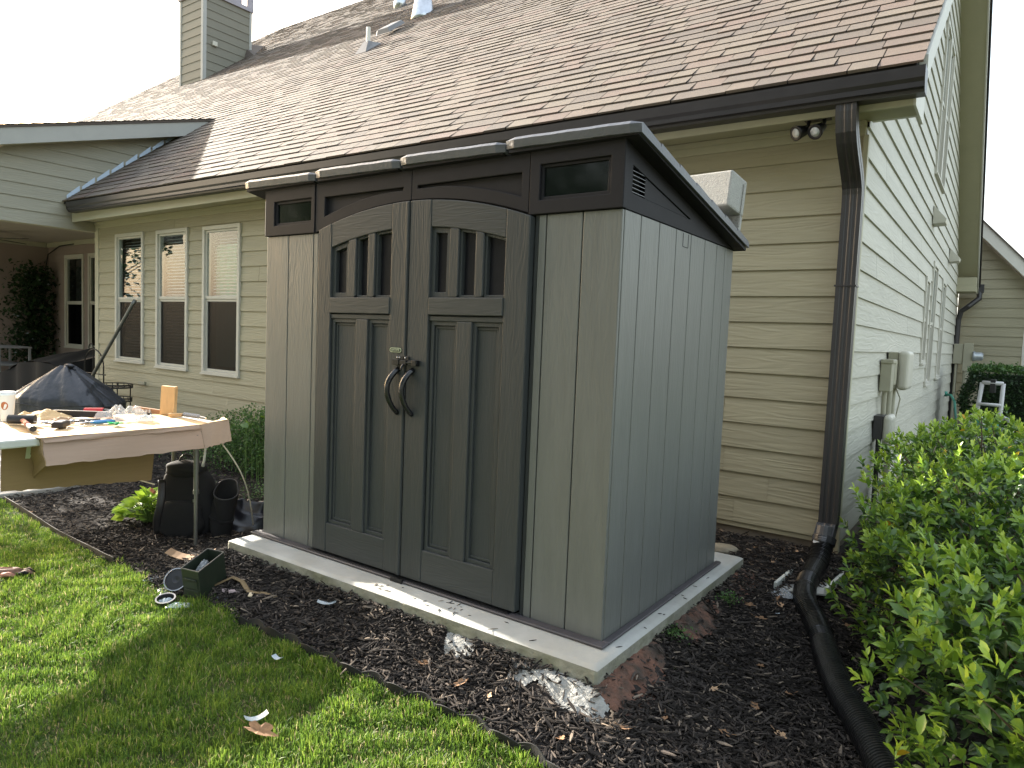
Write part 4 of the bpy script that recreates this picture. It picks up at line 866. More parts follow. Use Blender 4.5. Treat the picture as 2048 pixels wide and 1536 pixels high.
# ============================================================ VEGETATION
LEAFV = np.array([[0, 0, 0], [-.40, .32, .10], [-.37, .66, .09], [0, 1, -.10], [.37, .66, .09], [.40, .32, .10], [0, .33, 0], [0, .68, -.01]])
LEAFF = np.array([[0, 6, 1], [1, 6, 7], [1, 7, 2], [2, 7, 3], [0, 5, 6], [6, 5, 4], [6, 4, 7], [7, 4, 3]])
SMALLV = np.array([[0, 0, 0], [-.42, .5, .08], [0, 1, -.05], [.42, .5, .08]]); SMALLF = np.array([[0, 2, 1], [0, 3, 2]])
def unit(v): return v/np.linalg.norm(v, axis=-1, keepdims=True)
def cloud(name, mat, pos, dirs, length, width, r, parent=None, small=False, **k):
    n = len(pos); A = basis(unit(dirs), rng.uniform(-.9, .9, n))*np.stack([length*width, length, length*.9], 1)[:, None, :]
    return inst(SMALLV if small else LEAFV, SMALLF if small else LEAFF, (A, pos), r, name, mat, parent, **k)
def shrub(label, c, rad, nsh, leafL, mat='leaf', group=None, fill=2200, name='evergreen_shrub', cat='shrub', pw=2.6, up=.75, bright=1., zmin=None):
    c = np.array(c, float); rad = np.array(rad, float); base = Vector((c[0], c[1], gz(c[0], c[1])))
    root = thing(name, label, cat, base, group)
    d = unit(rng.normal(size=(nsh, 3))); d[:, 2] = np.where(d[:, 2] < -.45, -d[:, 2]*.6, d[:, 2]); d = unit(d)
    sc_ = 1/np.power(np.power(np.abs(d), pw).sum(1), 1/pw); lump = 1+.10*np.sin(d[:, 0]*7+c[0]*9)*np.cos(d[:, 1]*6+c[1]*5)+.08*np.sin(d[:, 2]*9+d[:, 0]*5)
    p = c+rad*d*(sc_*lump*rng.uniform(.84, 1.07, nsh))[:, None]
    ax = unit(d*.55+np.array([0, 0, up])+rng.normal(0, .28, (nsh, 3)))
    P, D, Ln, Rn = [], [], [], []; shade = np.clip(rng.normal(.5, .22, nsh)+.15*d[:, 2], .05, 1)  # random tone per shoot; tops lightened in colour to look sunlit
    ref = unit(np.cross(ax, np.array([.3, .9, .2]))); ref2 = np.cross(ax, ref)
    kk = 8
    for j in range(kk):
        a = j*2.4+rng.uniform(0, 6.28, nsh)*(j == 0)+rng.normal(0, .25, nsh); f = j/(kk-1)
        out = ref*np.cos(a)[:, None]+ref2*np.sin(a)[:, None]; tilt = 1.25-.95*f+rng.normal(0, .12, nsh)
        P.append(p+ax*(leafL*(.95*f-.9))[..., None] if np.ndim(leafL) else p+ax*leafL*(.95*f-.9)); D.append(out*np.sin(tilt)[:, None]+ax*np.cos(tilt)[:, None])
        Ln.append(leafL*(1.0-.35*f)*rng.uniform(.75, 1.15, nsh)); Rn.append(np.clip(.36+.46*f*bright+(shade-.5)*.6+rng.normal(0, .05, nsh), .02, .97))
    P = np.concatenate(P); D = np.concatenate(D); Ln = np.concatenate(Ln); Rn = np.concatenate(Rn); y = rng.random(len(Rn)) < .0035; Rn[y] = 1.
    q = unit(rng.normal(size=(fill, 3))); q[:, 2] = np.abs(q[:, 2])*np.where(rng.random(fill) < .7, 1, -.6); q = unit(q); qp = c+rad*q*rng.uniform(.45, .92, fill)[:, None]
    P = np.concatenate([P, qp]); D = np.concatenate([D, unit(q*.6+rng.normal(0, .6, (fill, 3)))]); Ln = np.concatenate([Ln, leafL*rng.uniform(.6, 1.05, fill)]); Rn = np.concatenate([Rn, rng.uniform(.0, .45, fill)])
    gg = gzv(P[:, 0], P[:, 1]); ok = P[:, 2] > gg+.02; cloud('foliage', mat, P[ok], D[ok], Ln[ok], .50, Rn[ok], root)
    m = MB()
    for i in range(0, nsh, max(1, nsh//46)):
        e = Vector(p[i]); b = base+Vector((random.uniform(-.06, .06), random.uniform(-.06, .06), -.02)); mid = b.lerp(e, .55)+Vector((random.uniform(-.05, .05), random.uniform(-.05, .05), .06))
        m.tube([b, b.lerp(mid, .5)+Vector((0, 0, .02)), mid, mid.lerp(e, .6), e], [.008, .006, .0045, .0032, .002], 5)
    m.build('branches', 'stem', root, smooth=True)
    return root
GR = 'evergreen shrubs along the gable wall'
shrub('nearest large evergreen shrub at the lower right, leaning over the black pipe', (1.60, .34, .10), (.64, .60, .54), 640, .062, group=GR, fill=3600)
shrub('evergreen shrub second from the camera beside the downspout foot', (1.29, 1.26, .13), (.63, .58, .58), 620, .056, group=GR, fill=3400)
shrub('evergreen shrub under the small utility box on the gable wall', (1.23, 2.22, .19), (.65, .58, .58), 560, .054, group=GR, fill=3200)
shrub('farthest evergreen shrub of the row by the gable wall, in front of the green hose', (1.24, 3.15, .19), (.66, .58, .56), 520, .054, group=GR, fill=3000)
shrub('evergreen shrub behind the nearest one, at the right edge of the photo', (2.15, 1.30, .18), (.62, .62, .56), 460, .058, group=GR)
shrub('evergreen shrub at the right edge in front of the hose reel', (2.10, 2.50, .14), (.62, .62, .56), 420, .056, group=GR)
# low seedling sprigs between pipe and shrubs
def sprig(label, spots, mat, L, n, group, name='weed_tuft', cat='weeds', spread=.03, h=.05):
    for i, (x, y) in enumerate(spots):
        g = gz(x, y); a = rng.uniform(0, 6.28, n); P = np.stack([x+rng.normal(0, spread, n), y+rng.normal(0, spread, n), g+.012+rng.random(n)*h], 1)
        D = unit(np.stack([np.cos(a), np.sin(a), rng.uniform(.1, .9, n)], 1)); o = cloud(name, mat, P, D, L*rng.uniform(.6, 1.2, n), .8, rng.uniform(.3, .85, n), label=label, cat=cat, group=group, small=L < .02, kind='stuff' if n > 500 else None)
for lb_, sp_ in (('tiny green weeds at the middle of the side edge of the concrete pad', [(.13, .40)]), ('tiny green weeds at the back end of the side edge of the concrete pad', [(.155, 1.0)])):
  sprig(lb_, sp_, 'leaf_tall', .012, 260, 'weeds at the pad edge', h=.04)
for lb_, sp_ in (('small leafy seedling beside the middle of the black pipe', [(.86, .62)]), ('small leafy seedling under the overhanging shrub, higher up the pipe', [(.80, .95)])):
  sprig(lb_, sp_, 'leaf', .04, 26, 'seedlings by the pipe', spread=.04, h=.07)
def hosta():
    c = Vector((-3.52, .06, gz(-3.52, .06))); root = thing('hosta', 'bright green broad-leaved plant in the mulch left of the black backpack', 'plant', c)
    n = 120; a = rng.uniform(0, 6.28, n); rr = rng.random(n)**.7; el = 1.25-1.1*rr
    D = np.stack([np.cos(a)*np.cos(el), np.sin(a)*np.cos(el), np.sin(el)], 1); P = np.array(c)+np.stack([np.cos(a)*rr*.17, np.sin(a)*rr*.17, .05+.16*(1-rr*.75)], 1)
    cloud('foliage', 'leaf', P, D*[1, 1, .6], rng.uniform(.06, .10, n), .80, np.clip(rng.normal(.72, .12, n), .3, .95), root)
    m = MB()
    for i in range(n): m.tube([c, c.lerp(Vector(P[i]), .6)+Vector((0, 0, .03)), Vector(P[i])], .0025, 5)
    m.build('stems', 'stem_green', root)
hosta()
def tallweeds():
    c = np.array([-4.45, 1.62, 0.]); root = thing('leafy_plants', 'tall feathery green plants against the siding behind the shed corner', 'plants', (c[0], c[1], gz(c[0], c[1])))
    n = 17000; x = rng.normal(0, .46, n); y = rng.normal(0, .17, n); z = rng.random(n)**.8*(.56+.1*np.sin(x*9)-.35*np.abs(x)**1.5); P = np.stack([c[0]+x, c[1]+y, gzv(c[0]+x, c[1]+y)+.02+np.maximum(z, 0)], 1)
    cloud('foliage', 'leaf_tall', P, rng.normal(0, 1, (n, 3))+[0, 0, .8], rng.uniform(.014, .034, n), .6, np.clip(rng.normal(.42, .2, n)+.35*(z-.25), .02, .98), root, small=True)
    m = MB()
    for i in range(0, n, 170): m.tube([(P[i, 0], P[i, 1], gz(P[i, 0], P[i, 1])), tuple(P[i])], .003, 4)
    n = 46; P = np.stack([c[0]+rng.uniform(.0, .62, n), c[1]+rng.normal(-.05, .12, n), rng.uniform(.12, .36, n)], 1); cloud('broad_leaves', 'leaf', P, rng.normal(0, 1, (n, 3))+[0, 0, .6], rng.uniform(.05, .10, n), .9, np.clip(rng.normal(.6, .15, n), .2, .9), root)
    m.build('stems', 'stem_green', root)
tallweeds()
sprig('low green ground cover at the corner of the shed behind the black bag', [(-3.6, 1.12)], 'leaf_tall', .016, 1200, 'ground cover behind the shed', spread=.14, h=.10)
def hedge_far():
    root = thing('hedge', 'clipped dark green box hedge in front of the rear wing', 'hedge', (2.2, 9.4, -.2)); n = 26000
    x0, x1, y0, y1, z0, z1 = .78, 4.0, 8.9, 9.9, -.2, .96
    f = rng.random(n); P = np.stack([rng.uniform(x0, x1, n), rng.uniform(y0, y1, n), rng.uniform(z0, z1, n)], 1)
    P[f < .45, 1] = y0+rng.normal(0, .03, (f < .45).sum()); k = (f >= .45) & (f < .8); P[k, 2] = z1+rng.normal(0, .025, k.sum()); k = (f >= .8) & (f < .92); P[k, 0] = x0+rng.normal(0, .03, k.sum())
    P[:, 0] += .05*np.sin(P[:, 2]*9); top = P[:, 2] > z1-.06
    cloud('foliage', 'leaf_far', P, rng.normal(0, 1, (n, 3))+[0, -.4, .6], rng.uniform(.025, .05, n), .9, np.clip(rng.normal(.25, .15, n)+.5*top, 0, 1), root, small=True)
    m = MB(); m.box(x0+.12, x1-.1, y0+.10, y1-.1, z0, z1-.07); m.build('inner_foliage', 'leaf_far', root, rnd=True).data.attributes['rnd'].data.foreach_set('value', [0.]*6)
    m = MB()
    for i in range(9): x = x0+.3+i*.36; m.tube([(x, 9.4, -.25), (x+.05, 9.35, .3), (x-.1, 9.4, .8)], [.02, .015, .006], 6)
    m.build('branches', 'stem', root)
hedge_far()
def tree(name, label, x, y, h, r, seed, n=9000, group=None):
    rg = np.random.default_rng(seed); root = thing(name, label, 'tree', (x, y, -.3), group)
    m = MB(); m.tube([(x, y, -.4), (x+.1, y, h*.25), (x-.1, y+.1, h*.5), (x, y, h*.85)], [.26, .21, .15, .04], 10); tips = []
    cl = []
    for i in range(26):
        a = rg.uniform(0, 6.28); zz = rg.uniform(.38, .98); rr = r*math.sqrt(max(.05, 1-((zz-.62)/.42)**2))*rg.uniform(.35, .95); e = Vector((x+rr*math.cos(a), y+rr*math.sin(a), h*zz)); b = Vector((x, y, h*max(.25, zz-.22)))
        m.tube([b, b.lerp(e, .5)+Vector((0, 0, .2)), e], [.07, .04, .012], 6); cl.append(e)
    m.build('trunk', 'bark', root, smooth=True)
    cl = np.array([tuple(c) for c in cl]); ci = rg.integers(0, len(cl), n); P = cl[ci]+rg.normal(0, r*.17, (n, 3))
    cloud('crown', 'leaf_far', P, rg.normal(0, 1, (n, 3)), rg.uniform(.18, .34, n), .8, np.clip(rg.normal(.4, .25, n), 0, 1), root, small=True)
def side_tree():  # unseen tree added to cast shade over the left mulch and lawn
    root = thing('added_side_tree', 'unseen small leafy tree added left of view to shade the mulch and lawn', 'tree', (-12.0, .55, -.2)); m = MB(); m.tube([(-12, .55, -.3), (-11.95, .6, 1.2), (-12, .5, 2.4), (-12, .6, 3.2)], [.06, .05, .035, .01], 8); n = 1150
    P = np.stack([-12+rng.normal(0, .4, n), .78+rng.uniform(-.40, .50, n), rng.uniform(.9, 3.45, n)], 1); k = slice(0, 210); P[k, 1] = .15+rng.uniform(-.24, .28, 210); P[k, 2] = rng.uniform(2.3, 3.3, 210); P[:, 1] += .06*np.sin(P[:, 2]*7)
    for i in range(0, n, 60): m.tube([(-12, .55, max(.8, P[i, 2]-.5)), tuple(P[i])], .010, 5)
    m.build('trunk', 'bark', root, smooth=True); cloud('crown', 'leaf_far', P, rng.normal(0, 1, (n, 3)), rng.uniform(.08, .15, n), .8, rng.uniform(.2, .8, n), root, small=True)
side_tree()
for i, (x, y, h, r) in enumerate(((-8.5, -11, 9.5, 4.0), (-3.5, -12, 10.5, 4.2), (1.5, -11.5, 10, 4.0), (6.5, -12, 10, 4.2), (11.5, -13, 9, 3.8), (-14, -12, 9.5, 4.0))):  # unseen row, mirrored in the panes, enlarged to keep skylight off the fronts
    tree('unseen_shade_tree', ('first', 'second', 'third', 'fourth', 'fifth', 'sixth')[i]+' unseen leafy tree across the lawn, made tall and dense to darken the fronts', x, y, h, r, 40+i, group='unseen trees across the lawn')
# ============================================================ TABLE AND TOOLS
def table():
    root = thing('folding_table', 'pale folding work table with grey steel legs, covered in cardboard', 'table', (-3.05, -.8, -.2))
    m = MB(); m.box(-3.42, -2.725, -1.75, .10, .512, .553); m.build('tabletop', 'table_plastic', root, bevel=.008)
    for x, y in ((-2.675, -.09), (-3.19, .055)):
        x_ = x; g = gz(x, y)
        m = MB(); m.tube([(x, y, g), (x, y, .16)], .0105, 12); m.tube([(x, y, .155), (x, y, .50)], .0140, 12); m.tube([(x, y, .145), (x, y, .170)], .0165, 12); m.build('leg', 'steel_grey', root)
    for x in (-2.80, -3.30):
        m = MB(); y = -1.62; m.tube([(x, y, gz(x, y)), (x, y, .50)], .013, 12); m.build('leg', 'steel_grey', root)
    m = MB(); m.tube([(-2.675, -.09, .495), (-3.19, .055, .495)], .010, 8); m.build('crossbar', 'steel_grey', root)
table()
def sheet(mb, pts, t=.004, n=None):
    """thin quad with thickness, corners in order"""
    p = [Vector(v) for v in pts]; nn = (p[1]-p[0]).cross(p[3]-p[0]).normalized()*t
    mb.add([v for v in p]+[v+nn for v in p], [(0, 1, 2, 3), (7, 6, 5, 4), (0, 4, 5, 1), (1, 5, 6, 2), (2, 6, 7, 3), (3, 7, 4, 0)])
def cardboards():
    root = thing('cardboard_box', 'opened flat brown cardboard box lying over the work table with its flaps hanging down', 'cardboard box', (-3.0, -.4, .56))
    T = .5565
    m = MB()
    def top(u, v):
        y = -.90+v*1.0; x = -2.690-u*.70+.0*v; z = T+.0025*math.sin(x*9+y*7)+.010*math.exp(-((y-.02)/.1)**2)*math.exp(-((x+2.95)/.14)**2)-.02*max(0, (y+.02)/.12)*max(0, 1-abs(x+2.9)/.6)
        if v > .88: x += 0; 
        return (x, y, z)
    m.grid(30, 46, top); n0 = len(m.v); m.add([(x, y, z-.004) for x, y, z in m.v[:n0]], [tuple(reversed(f)) for f in m.f[:]]); bt = m.build('top_sheet', 'kraft', root, smooth=False)
    def flap(name, grid, mat, nx=20, nz=8, t=.004, parent=root, sag=0.):
        (a, b, c, d) = [Vector(p) for p in grid]; m = MB(); nn = (b-a).cross(d-a).normalized()
        for k, off in enumerate((0, t)):
            vs = []
            for j in range(nz+1):
                for i in range(nx+1):
                    u, v = i/nx, j/nz; p = a.lerp(b, u).lerp(d.lerp(c, u), v)+nn*off; p += nn*(.004*math.sin(u*9+v*3))+Vector((0, 0, sag*math.sin(u*math.pi)+(.0022*math.sin(u*43)+.002*math.sin(u*97) if v == 1 else 0))); vs.append(p)
            m.add(vs, [(j*(nx+1)+i, j*(nx+1)+i+1, (j+1)*(nx+1)+i+1, (j+1)*(nx+1)+i) for j in range(nz) for i in range(nx)])
        N2 = (nx+1)*(nz+1)
        edge = [i for i in range(nx+1)]; e2 = [nz*(nx+1)+i for i in range(nx+1)]
        for e in (edge, e2):
            for i in range(nx): m.f.append((e[i], e[i+1], e[i+1]+N2, e[i]+N2)); m.r.append(.5)
        for k in (0, nx):
            for j in range(nz): q = j*(nx+1)+k; m.f.append((q, q+nx+1, q+nx+1+N2, q+N2)); m.r.append(.5)
        return m.build(name, mat, parent)
    flap('front_flap', [(-2.690, -.893, T), (-2.690, -.062, T), (-2.632, -.066, .423), (-2.632, -.893, .424)], 'cardboard')
    flap('folded_lip', [(-2.676, -.893, T+.002), (-2.676, -.068, T+.001), (-2.668, -.070, .533), (-2.668, -.885, .535)], 'cardboard', t=.003)
    flap('end_flap', [(-2.686, -.060, T), (-2.600, .070, .586), (-2.560, .066, .462), (-2.630, -.064, .422)], 'cardboard')
    flap('side_flap', [(-2.690, -.896, T-.001), (-2.635, -.898, .426), (-2.90, -.85, .318), (-2.90, -.866, .478)], 'cardboard_in', nx=8)
    flap('lower_flap', [(-2.902, -.990, .500), (-2.902, -.215, .475), (-2.902, -.240, .216), (-2.902, -.996, .268)], 'cardboard_in', nx=26)
    flap('turned_flap', [(-2.78, .115, .548), (-2.69, -.03, .562), (-2.60, .06, .588), (-2.80, .16, .575)], 'kraft', nx=10)
    tg = MB(); sheet(tg, [(-2.888, -.885, .492), (-2.888, -.846, .490), (-2.888, -.872, .425), (-2.888, -.893, .427)], .001); tg = tg.build('paper_tag', 'badge_face', root)
    rot = Matrix.Translation((-2.8855, -.862, .462)) @ Matrix(((0, 0, 1, 0), (1, 0, 0, 0), (0, 1, 0, 0), (0, 0, 0, 1))) @ Matrix.Rotation(R(-98), 4, 'Z')
    text_mesh('tag_lettering', 'FAL', .022, .0004, 'badge_dark', tg, rot)
cardboards()
TZ = .5635
def on_table():
    # cup
    cx, cy = -3.40, -.80; root = thing('paper_cup', 'tall white paper cup at the left end of the work table', 'cup', (cx, cy, TZ))
    m = MB(); m.lathe([(.0, TZ), (.030, TZ), (.041, TZ+.145), (.0, TZ+.145)], (cx, cy, 0), 28); m.build('cup_body', 'cup_paper', root, smooth=False)
    m = MB(); m.lathe([(.0, TZ+.144), (.044, TZ+.144), (.044, TZ+.152), (.040, TZ+.155), (.038, TZ+.166), (.0, TZ+.166)], (cx, cy, 0), 28); m.build('lid', 'white_paint', root)
    m = MB(); N_ = 14
    def disc(u, v):
        a = R(-38)+(u-.5)*.95; z = TZ+.088+(v-.5)*.046; r = .0372+(z-TZ-.09)*.075+.0008; return (cx+r*math.cos(a), cy+r*math.sin(a), z)
    k = [(.5+.5*math.cos(t), .5+.5*math.sin(t)) for t in [2*math.pi*i/20 for i in range(20)]]; m.add([disc(*q) for q in k], [tuple(range(20))]); m.build('round_logo', 'cup_logo', root)
    # hammer
    root = thing('hammer', 'black headed mallet with an orange and black handle on the cardboard', 'hammer', (-3.15, -.79, TZ))
    m = MB(); m.tube([(-3.250, -.845, TZ+.027), (-3.165, -.745, TZ+.027)], [.025, .026], 20); m.tube([(-3.225, -.815, TZ+.027), (-3.19, -.775, TZ+.027)], .020, 12); m.build('mallet_head', 'rubber_black', root, bevel=.003)
    m = MB(); m.tube([(-3.205, -.795, TZ+.025), (-3.10, -.815, TZ+.021), (-2.99, -.838, TZ+.017)], [.012, .014, .0155], 14, sq=(1, .85)); hh = m.build('handle', 'hammer_orange', root, smooth=True)
    m = MB(); m.tube([(-2.99, -.838, TZ+.017), (-2.93, -.851, TZ+.0165), (-2.875, -.861, TZ+.0165)], [.0157, .0165, .0168], 14, sq=(1, .9)); m.build('grip', 'rubber_black', hh)
    # tape measure like box
    root = thing('tool_case', 'small dark rectangular tool case beside the mallet handle', 'tool', (-2.99, -.69, TZ))
    mt = Matrix.Translation((-2.985, -.690, TZ)) @ Matrix.Rotation(R(-40), 4, 'Z'); m = MB(); m.box(-.055, .055, -.028, .028, 0, .030, mt); m.build('case_body', 'rubber_black', root, bevel=.004)
    m = MB(); m.box(-.045, .050, -.020, .020, .0305, .034, mt); m.build('case_window', 'tool_steel', root, bevel=.001)
    # pliers / knives
    def pliers(name, label, p, yaw, col, L=.17, group=None):
        root = thing(name, label, 'pliers', p); mt = Matrix.Translation(p) @ Matrix.Rotation(yaw, 4, 'Z'); V_ = lambda *q: mt @ Vector(q)
        m = MB(); m.tube([V_(0, .006, .010), V_(-.03, .009, .010), V_(-.06, .003, .010)], [.009, .007, .002], 8, sq=(1, .7)); m.tube([V_(0, -.006, .010), V_(-.03, -.009, .010), V_(-.06, -.003, .010)], [.009, .007, .002], 8, sq=(1, .7)); m.lathe([(0, .002), (.012, .002), (.012, .018), (0, .018)], V_(0, 0, 0), 14); m.build('jaws', 'tool_steel', root, smooth=True)
        for s_ in (1, -1):
            m = MB(); m.tube([V_(.0, -.004*s_, .010), V_(.04, .018*s_, .010), V_(.09, .022*s_, .011), V_(.135, .014*s_, .011)], [.005, .008, .0085, .008], 10); m.build('handle', col, root, smooth=True)
    pliers('pliers', 'blue handled pliers lying in front of the plastic bag', (-3.005, -.545, TZ), R(84), 'tool_blue')
    pliers('pliers', 'dark grey handled pliers between the mallet and the dark tool case', (-3.13, -.70, TZ), R(25), 'grey_plastic')
    pliers('pliers', 'black handled pliers behind the blue handled pair', (-3.11, -.58, TZ), R(70), 'rubber_black')
    # level
    root = thing('spirit_level', 'long black spirit level lying at the back of the work table', 'level', (-3.33, -.42, TZ))
    mt = Matrix.Translation((-3.335, -.43, TZ)) @ Matrix.Rotation(R(38), 4, 'Z'); m = MB(); m.box(-.17, .17, -.010, .010, 0, .036, mt); m.build('level_body', 'rubber_black', root, bevel=.001)
    m = MB(); m.box(-.172, .172, -.011, .011, .0362, .038, mt); m.box(-.174, -.1705, -.011, .011, 0, .038, mt); m.build('level_edge', 'tool_steel', root)
    # crumpled kraft paper
    def crumple(name, label, cat, mat, c, sx, sy, h, yaw=0., n=22, seed=1, group=None, lift=.0, sharp=1.):
        rg = np.random.default_rng(seed); ph = rg.uniform(0, 6.28, 10); m = MB(); t_ = Matrix.Translation(c) @ Matrix.Rotation(yaw, 4, 'Z')
        def f(u, v):
            x, y = (u-.5), (v-.5); e = max(0, 1-(2*max(abs(x), abs(y)))**3)
            z = h*e*(.40+.32*math.sin(x*7+ph[0]+1.6*math.sin(y*6+ph[1]))*math.cos(y*6+ph[2]+math.sin(x*5))+.16*abs(math.sin(x*13+y*9+ph[3]))+.10*abs(math.sin(y*19-x*11+ph[6]))) + lift
            return t_ @ Vector((x*sx*(1+.18*math.sin(y*9+ph[4])), y*sy*(1+.18*math.sin(x*8+ph[5])), z+.002))
        m.grid(n, n, f); return m.build(name, mat, label=label, cat=cat, group=group)
    globals()['crumple'] = crumple
    crumple('kraft_paper', 'crumpled sheet of tan packing paper on the work table behind the mallet', 'paper', 'kraft', (-3.42, -.62, TZ), .24, .26, .055, .4, 20, 3)
    crumple('kraft_paper', 'small torn strip of orange brown paper in front of the crumpled sheet', 'paper', 'tan_paper', (-3.22, -.60, TZ), .12, .10, .030, .4, 12, 5)
    crumple('kraft_paper', 'torn brown paper scrap under the clear plastic bag', 'paper', 'tan_paper', (-3.12, -.40, TZ), .16, .14, .022, .9, 12, 8)
    crumple('plastic_bag', 'crumpled clear plastic bag standing up on the work table', 'bag', 'clear_bag', (-3.13, -.30, TZ), .20, .20, .105, .5, 30, 9, sharp=.6)
    crumple('plastic_bag', 'bunched white end of plastic film lying beside the standing clear bag', 'bag', 'milky_plastic', (-2.975, -.235, TZ), .10, .10, .050, .2, 20, 12)
    # red torch
    root = thing('red_screwdriver', 'red and black handled tool lying behind the spirit level', 'tool', (-3.42, -.31, TZ)); m = MB(); m.tube([(-3.46, -.37, TZ+.022), (-3.39, -.29, TZ+.022)], [.019, .020], 14); m.build('red_handle', 'tool_red', root); m = MB(); m.tube([(-3.39, -.29, TZ+.02), (-3.35, -.245, TZ+.02)], [.017, .012], 12); m.build('collar', 'rubber_black', root)
    # upright offcut
    root = thing('wood_offcut', 'pale pine offcut standing upright at the far end of the work table', 'wood', (-3.21, .02, TZ)); mt = Matrix.Translation((-3.205, .022, TZ-.004)) @ Matrix.Rotation(R(33), 4, 'Z') @ Matrix.Rotation(R(3), 4, 'Y'); m = MB(); m.box(-.046, .046, -.019, .019, 0, .185, mt); m.build('offcut', 'pine', root, bevel=.002)
    o = MB(); mt = Matrix.Translation((-3.33, -.02, TZ-.004)) @ Matrix.Rotation(R(40), 4, 'Z') @ Matrix.Rotation(R(7), 4, 'Y'); o.box(-.12, .10, -.012, .012, .002, .030, mt); o.build('wood_strip', 'wood_brown', label='thin brown wood strip lying behind the clear plastic bag', cat='wood', bevel=.002)
    o = MB(); mt = Matrix.Translation((-3.06, -.005, TZ)) @ Matrix.Rotation(R(40), 4, 'Z'); o.box(-.04, .04, -.02, .02, .0, .020, mt); o.build('wood_block', 'pine', label='short pale wood block lying in front of the upright offcut', cat='wood', bevel=.002)
    root = thing('auger_bit', 'ridged grey auger bit lying near the end of the cardboard', 'drill bit', (-2.95, .02, TZ)); pts = []; m = MB(); a = Vector((-3.03, .03, TZ+.014)); b = Vector((-2.86, .035, TZ+.016))
    n = 90; m.tube([a.lerp(b, i/n) for i in range(n+1)], [.0085+.006*abs(math.sin(i/n*math.pi*7)) for i in range(n+1)], 12); m.build('spiral', 'grey_plastic', root, smooth=True); m = MB(); m.tube([b, b.lerp(b+Vector((.055, .01, -.005)), 1)], .006, 8); m.build('shank', 'tool_steel', root)
    root = thing('socket_rail', 'small black row of sockets behind the bunched plastic film', 'sockets', (-3.22, -.12, TZ)); m = MB(); mt = Matrix.Translation((-3.24, -.12, TZ)) @ Matrix.Rotation(R(40), 4, 'Z'); m.box(-.05, .05, -.008, .008, 0, .016, mt); m.build('rail', 'rubber_black', root)
    for i in range(5): m = MB(); m.lathe([(0, .0165), (.0075, .0165), (.0075, .034), (0, .034)], mt @ Vector((-.04+.02*i, 0, 0)), 10); m.build('socket', 'tool_steel', root)
    m = MB(); c = Vector((-3.36, -.74, TZ+.010)); m.tube([c+Vector((.055*math.cos(t), .055*math.sin(t), .006*math.sin(3*t))) for t in [2*math.pi*i/40 for i in range(41)]], .006, 8, cap=False); m.build('tape_ring', 'white_cord', label='pale coiled ring beside the paper cup on the table', cat='coil', smooth=True)
    m = MB(); pts = [Vector((-2.90+.035*math.sin(i*1.9)+.0010*i, -.45+.03*math.cos(i*2.7), TZ+.006+.010*abs(math.sin(i*1.3)))) for i in range(36)]; m.tube(pts, .0022, 5); m.build('green_string', 'string_green', label='tangle of bright green string in front of the blue pliers', cat='string', smooth=True)
    for i, (x, y, a, l) in enumerate(((-2.93, -.62, 20, .05), (-2.96, -.58, 70, .06), (-2.90, -.55, -30, .04), (-2.88, -.70, 50, .04))):
        m = MB(); d = Vector((math.cos(R(a)), math.sin(R(a)), 0)); p = Vector((x, y, TZ+.003)); m.tube([p, p+d*l], .0018, 6); m.lathe([(0, .0), (.004, .0), (.004, .002), (0, .002)], p, 8, Matrix.Rotation(R(90), 3, 'Y')); m.build('screw', 'tool_steel', label='loose steel screw near the front edge of the cardboard', cat='screw', group='loose screws on the cardboard')
on_table()
# ============================================================ THINGS ON THE GROUND
def pad_litter():
    m = MB(); rg = random.Random(4)
    for i in range(34):
        x = rg.choice((rg.gauss(-.75, .16), rg.uniform(-1.3, .05), rg.gauss(-.62, .10))); y = rg.uniform(-.18, -.075) if i < 26 else 0
        if i >= 26: x, y = rg.uniform(.045, .08), rg.uniform(0, 1.4)
        a = rg.uniform(0, 3.14); L_ = rg.uniform(.006, .022); d = Vector((math.cos(a), math.sin(a), 0))*L_; s_ = Vector((-d.y, d.x, 0)).normalized()*rg.uniform(.001, .0022); p = Vector((x, y, .0008)); k = Vector((0, 0, .0018))
        m.add([p-d, p+s_, p+d, p-s_, p-d+k, p+s_+k*1.3, p+d+k, p-s_+k*1.2], [(0, 1, 2, 3), (4, 5, 6, 7), (0, 1, 5, 4), (1, 2, 6, 5), (2, 3, 7, 6), (3, 0, 4, 7)])
    m.build('bark_crumbs', 'chip', rnd=True, kind='stuff', label='crumbs of dark bark scattered on top of the concrete pad')
pad_litter()
def P3(x, y, h=0.): return Vector((x, y, gz(x, y)+.012+h))
def blob(name, mat, c, rx, ry, rz, parent, yaw=0., pw=3., bump=.04, n=26, seed=0, taper=.0, base=0., lean=0., **k):
    """rounded boxy cloth body standing on c"""
    rg = np.random.default_rng(seed); ph = rg.uniform(0, 6.28, 8); mt = Matrix.Translation(c) @ Matrix.Rotation(yaw, 4, 'Z')
    def f(u, v):
        a = 2*math.pi*u; b = -math.pi/2+math.pi*v
        d = Vector((math.cos(b)*math.cos(a), math.cos(b)*math.sin(a), math.sin(b)))
        s_ = (abs(d.x)**pw+abs(d.y)**pw+abs(d.z)**pw)**(-1/pw); d *= s_
        w_ = 1+bump*(math.sin(3*d.z*2+ph[0]+2*math.sin(a*2+ph[1]))+.6*math.sin(a*5+ph[2]+d.z*4)+.35*math.sin(a*9+d.z*7+ph[3]))
        t_ = 1-taper*(d.z+1)/2
        return mt @ Vector((d.x*rx*w_*t_+lean*(d.z+1)*rz, d.y*ry*w_*t_, base+(d.z+1)*rz))
    m = MB(); m.grid(n*2, n, f); return m.build(name, mat, parent, smooth=True, **k)
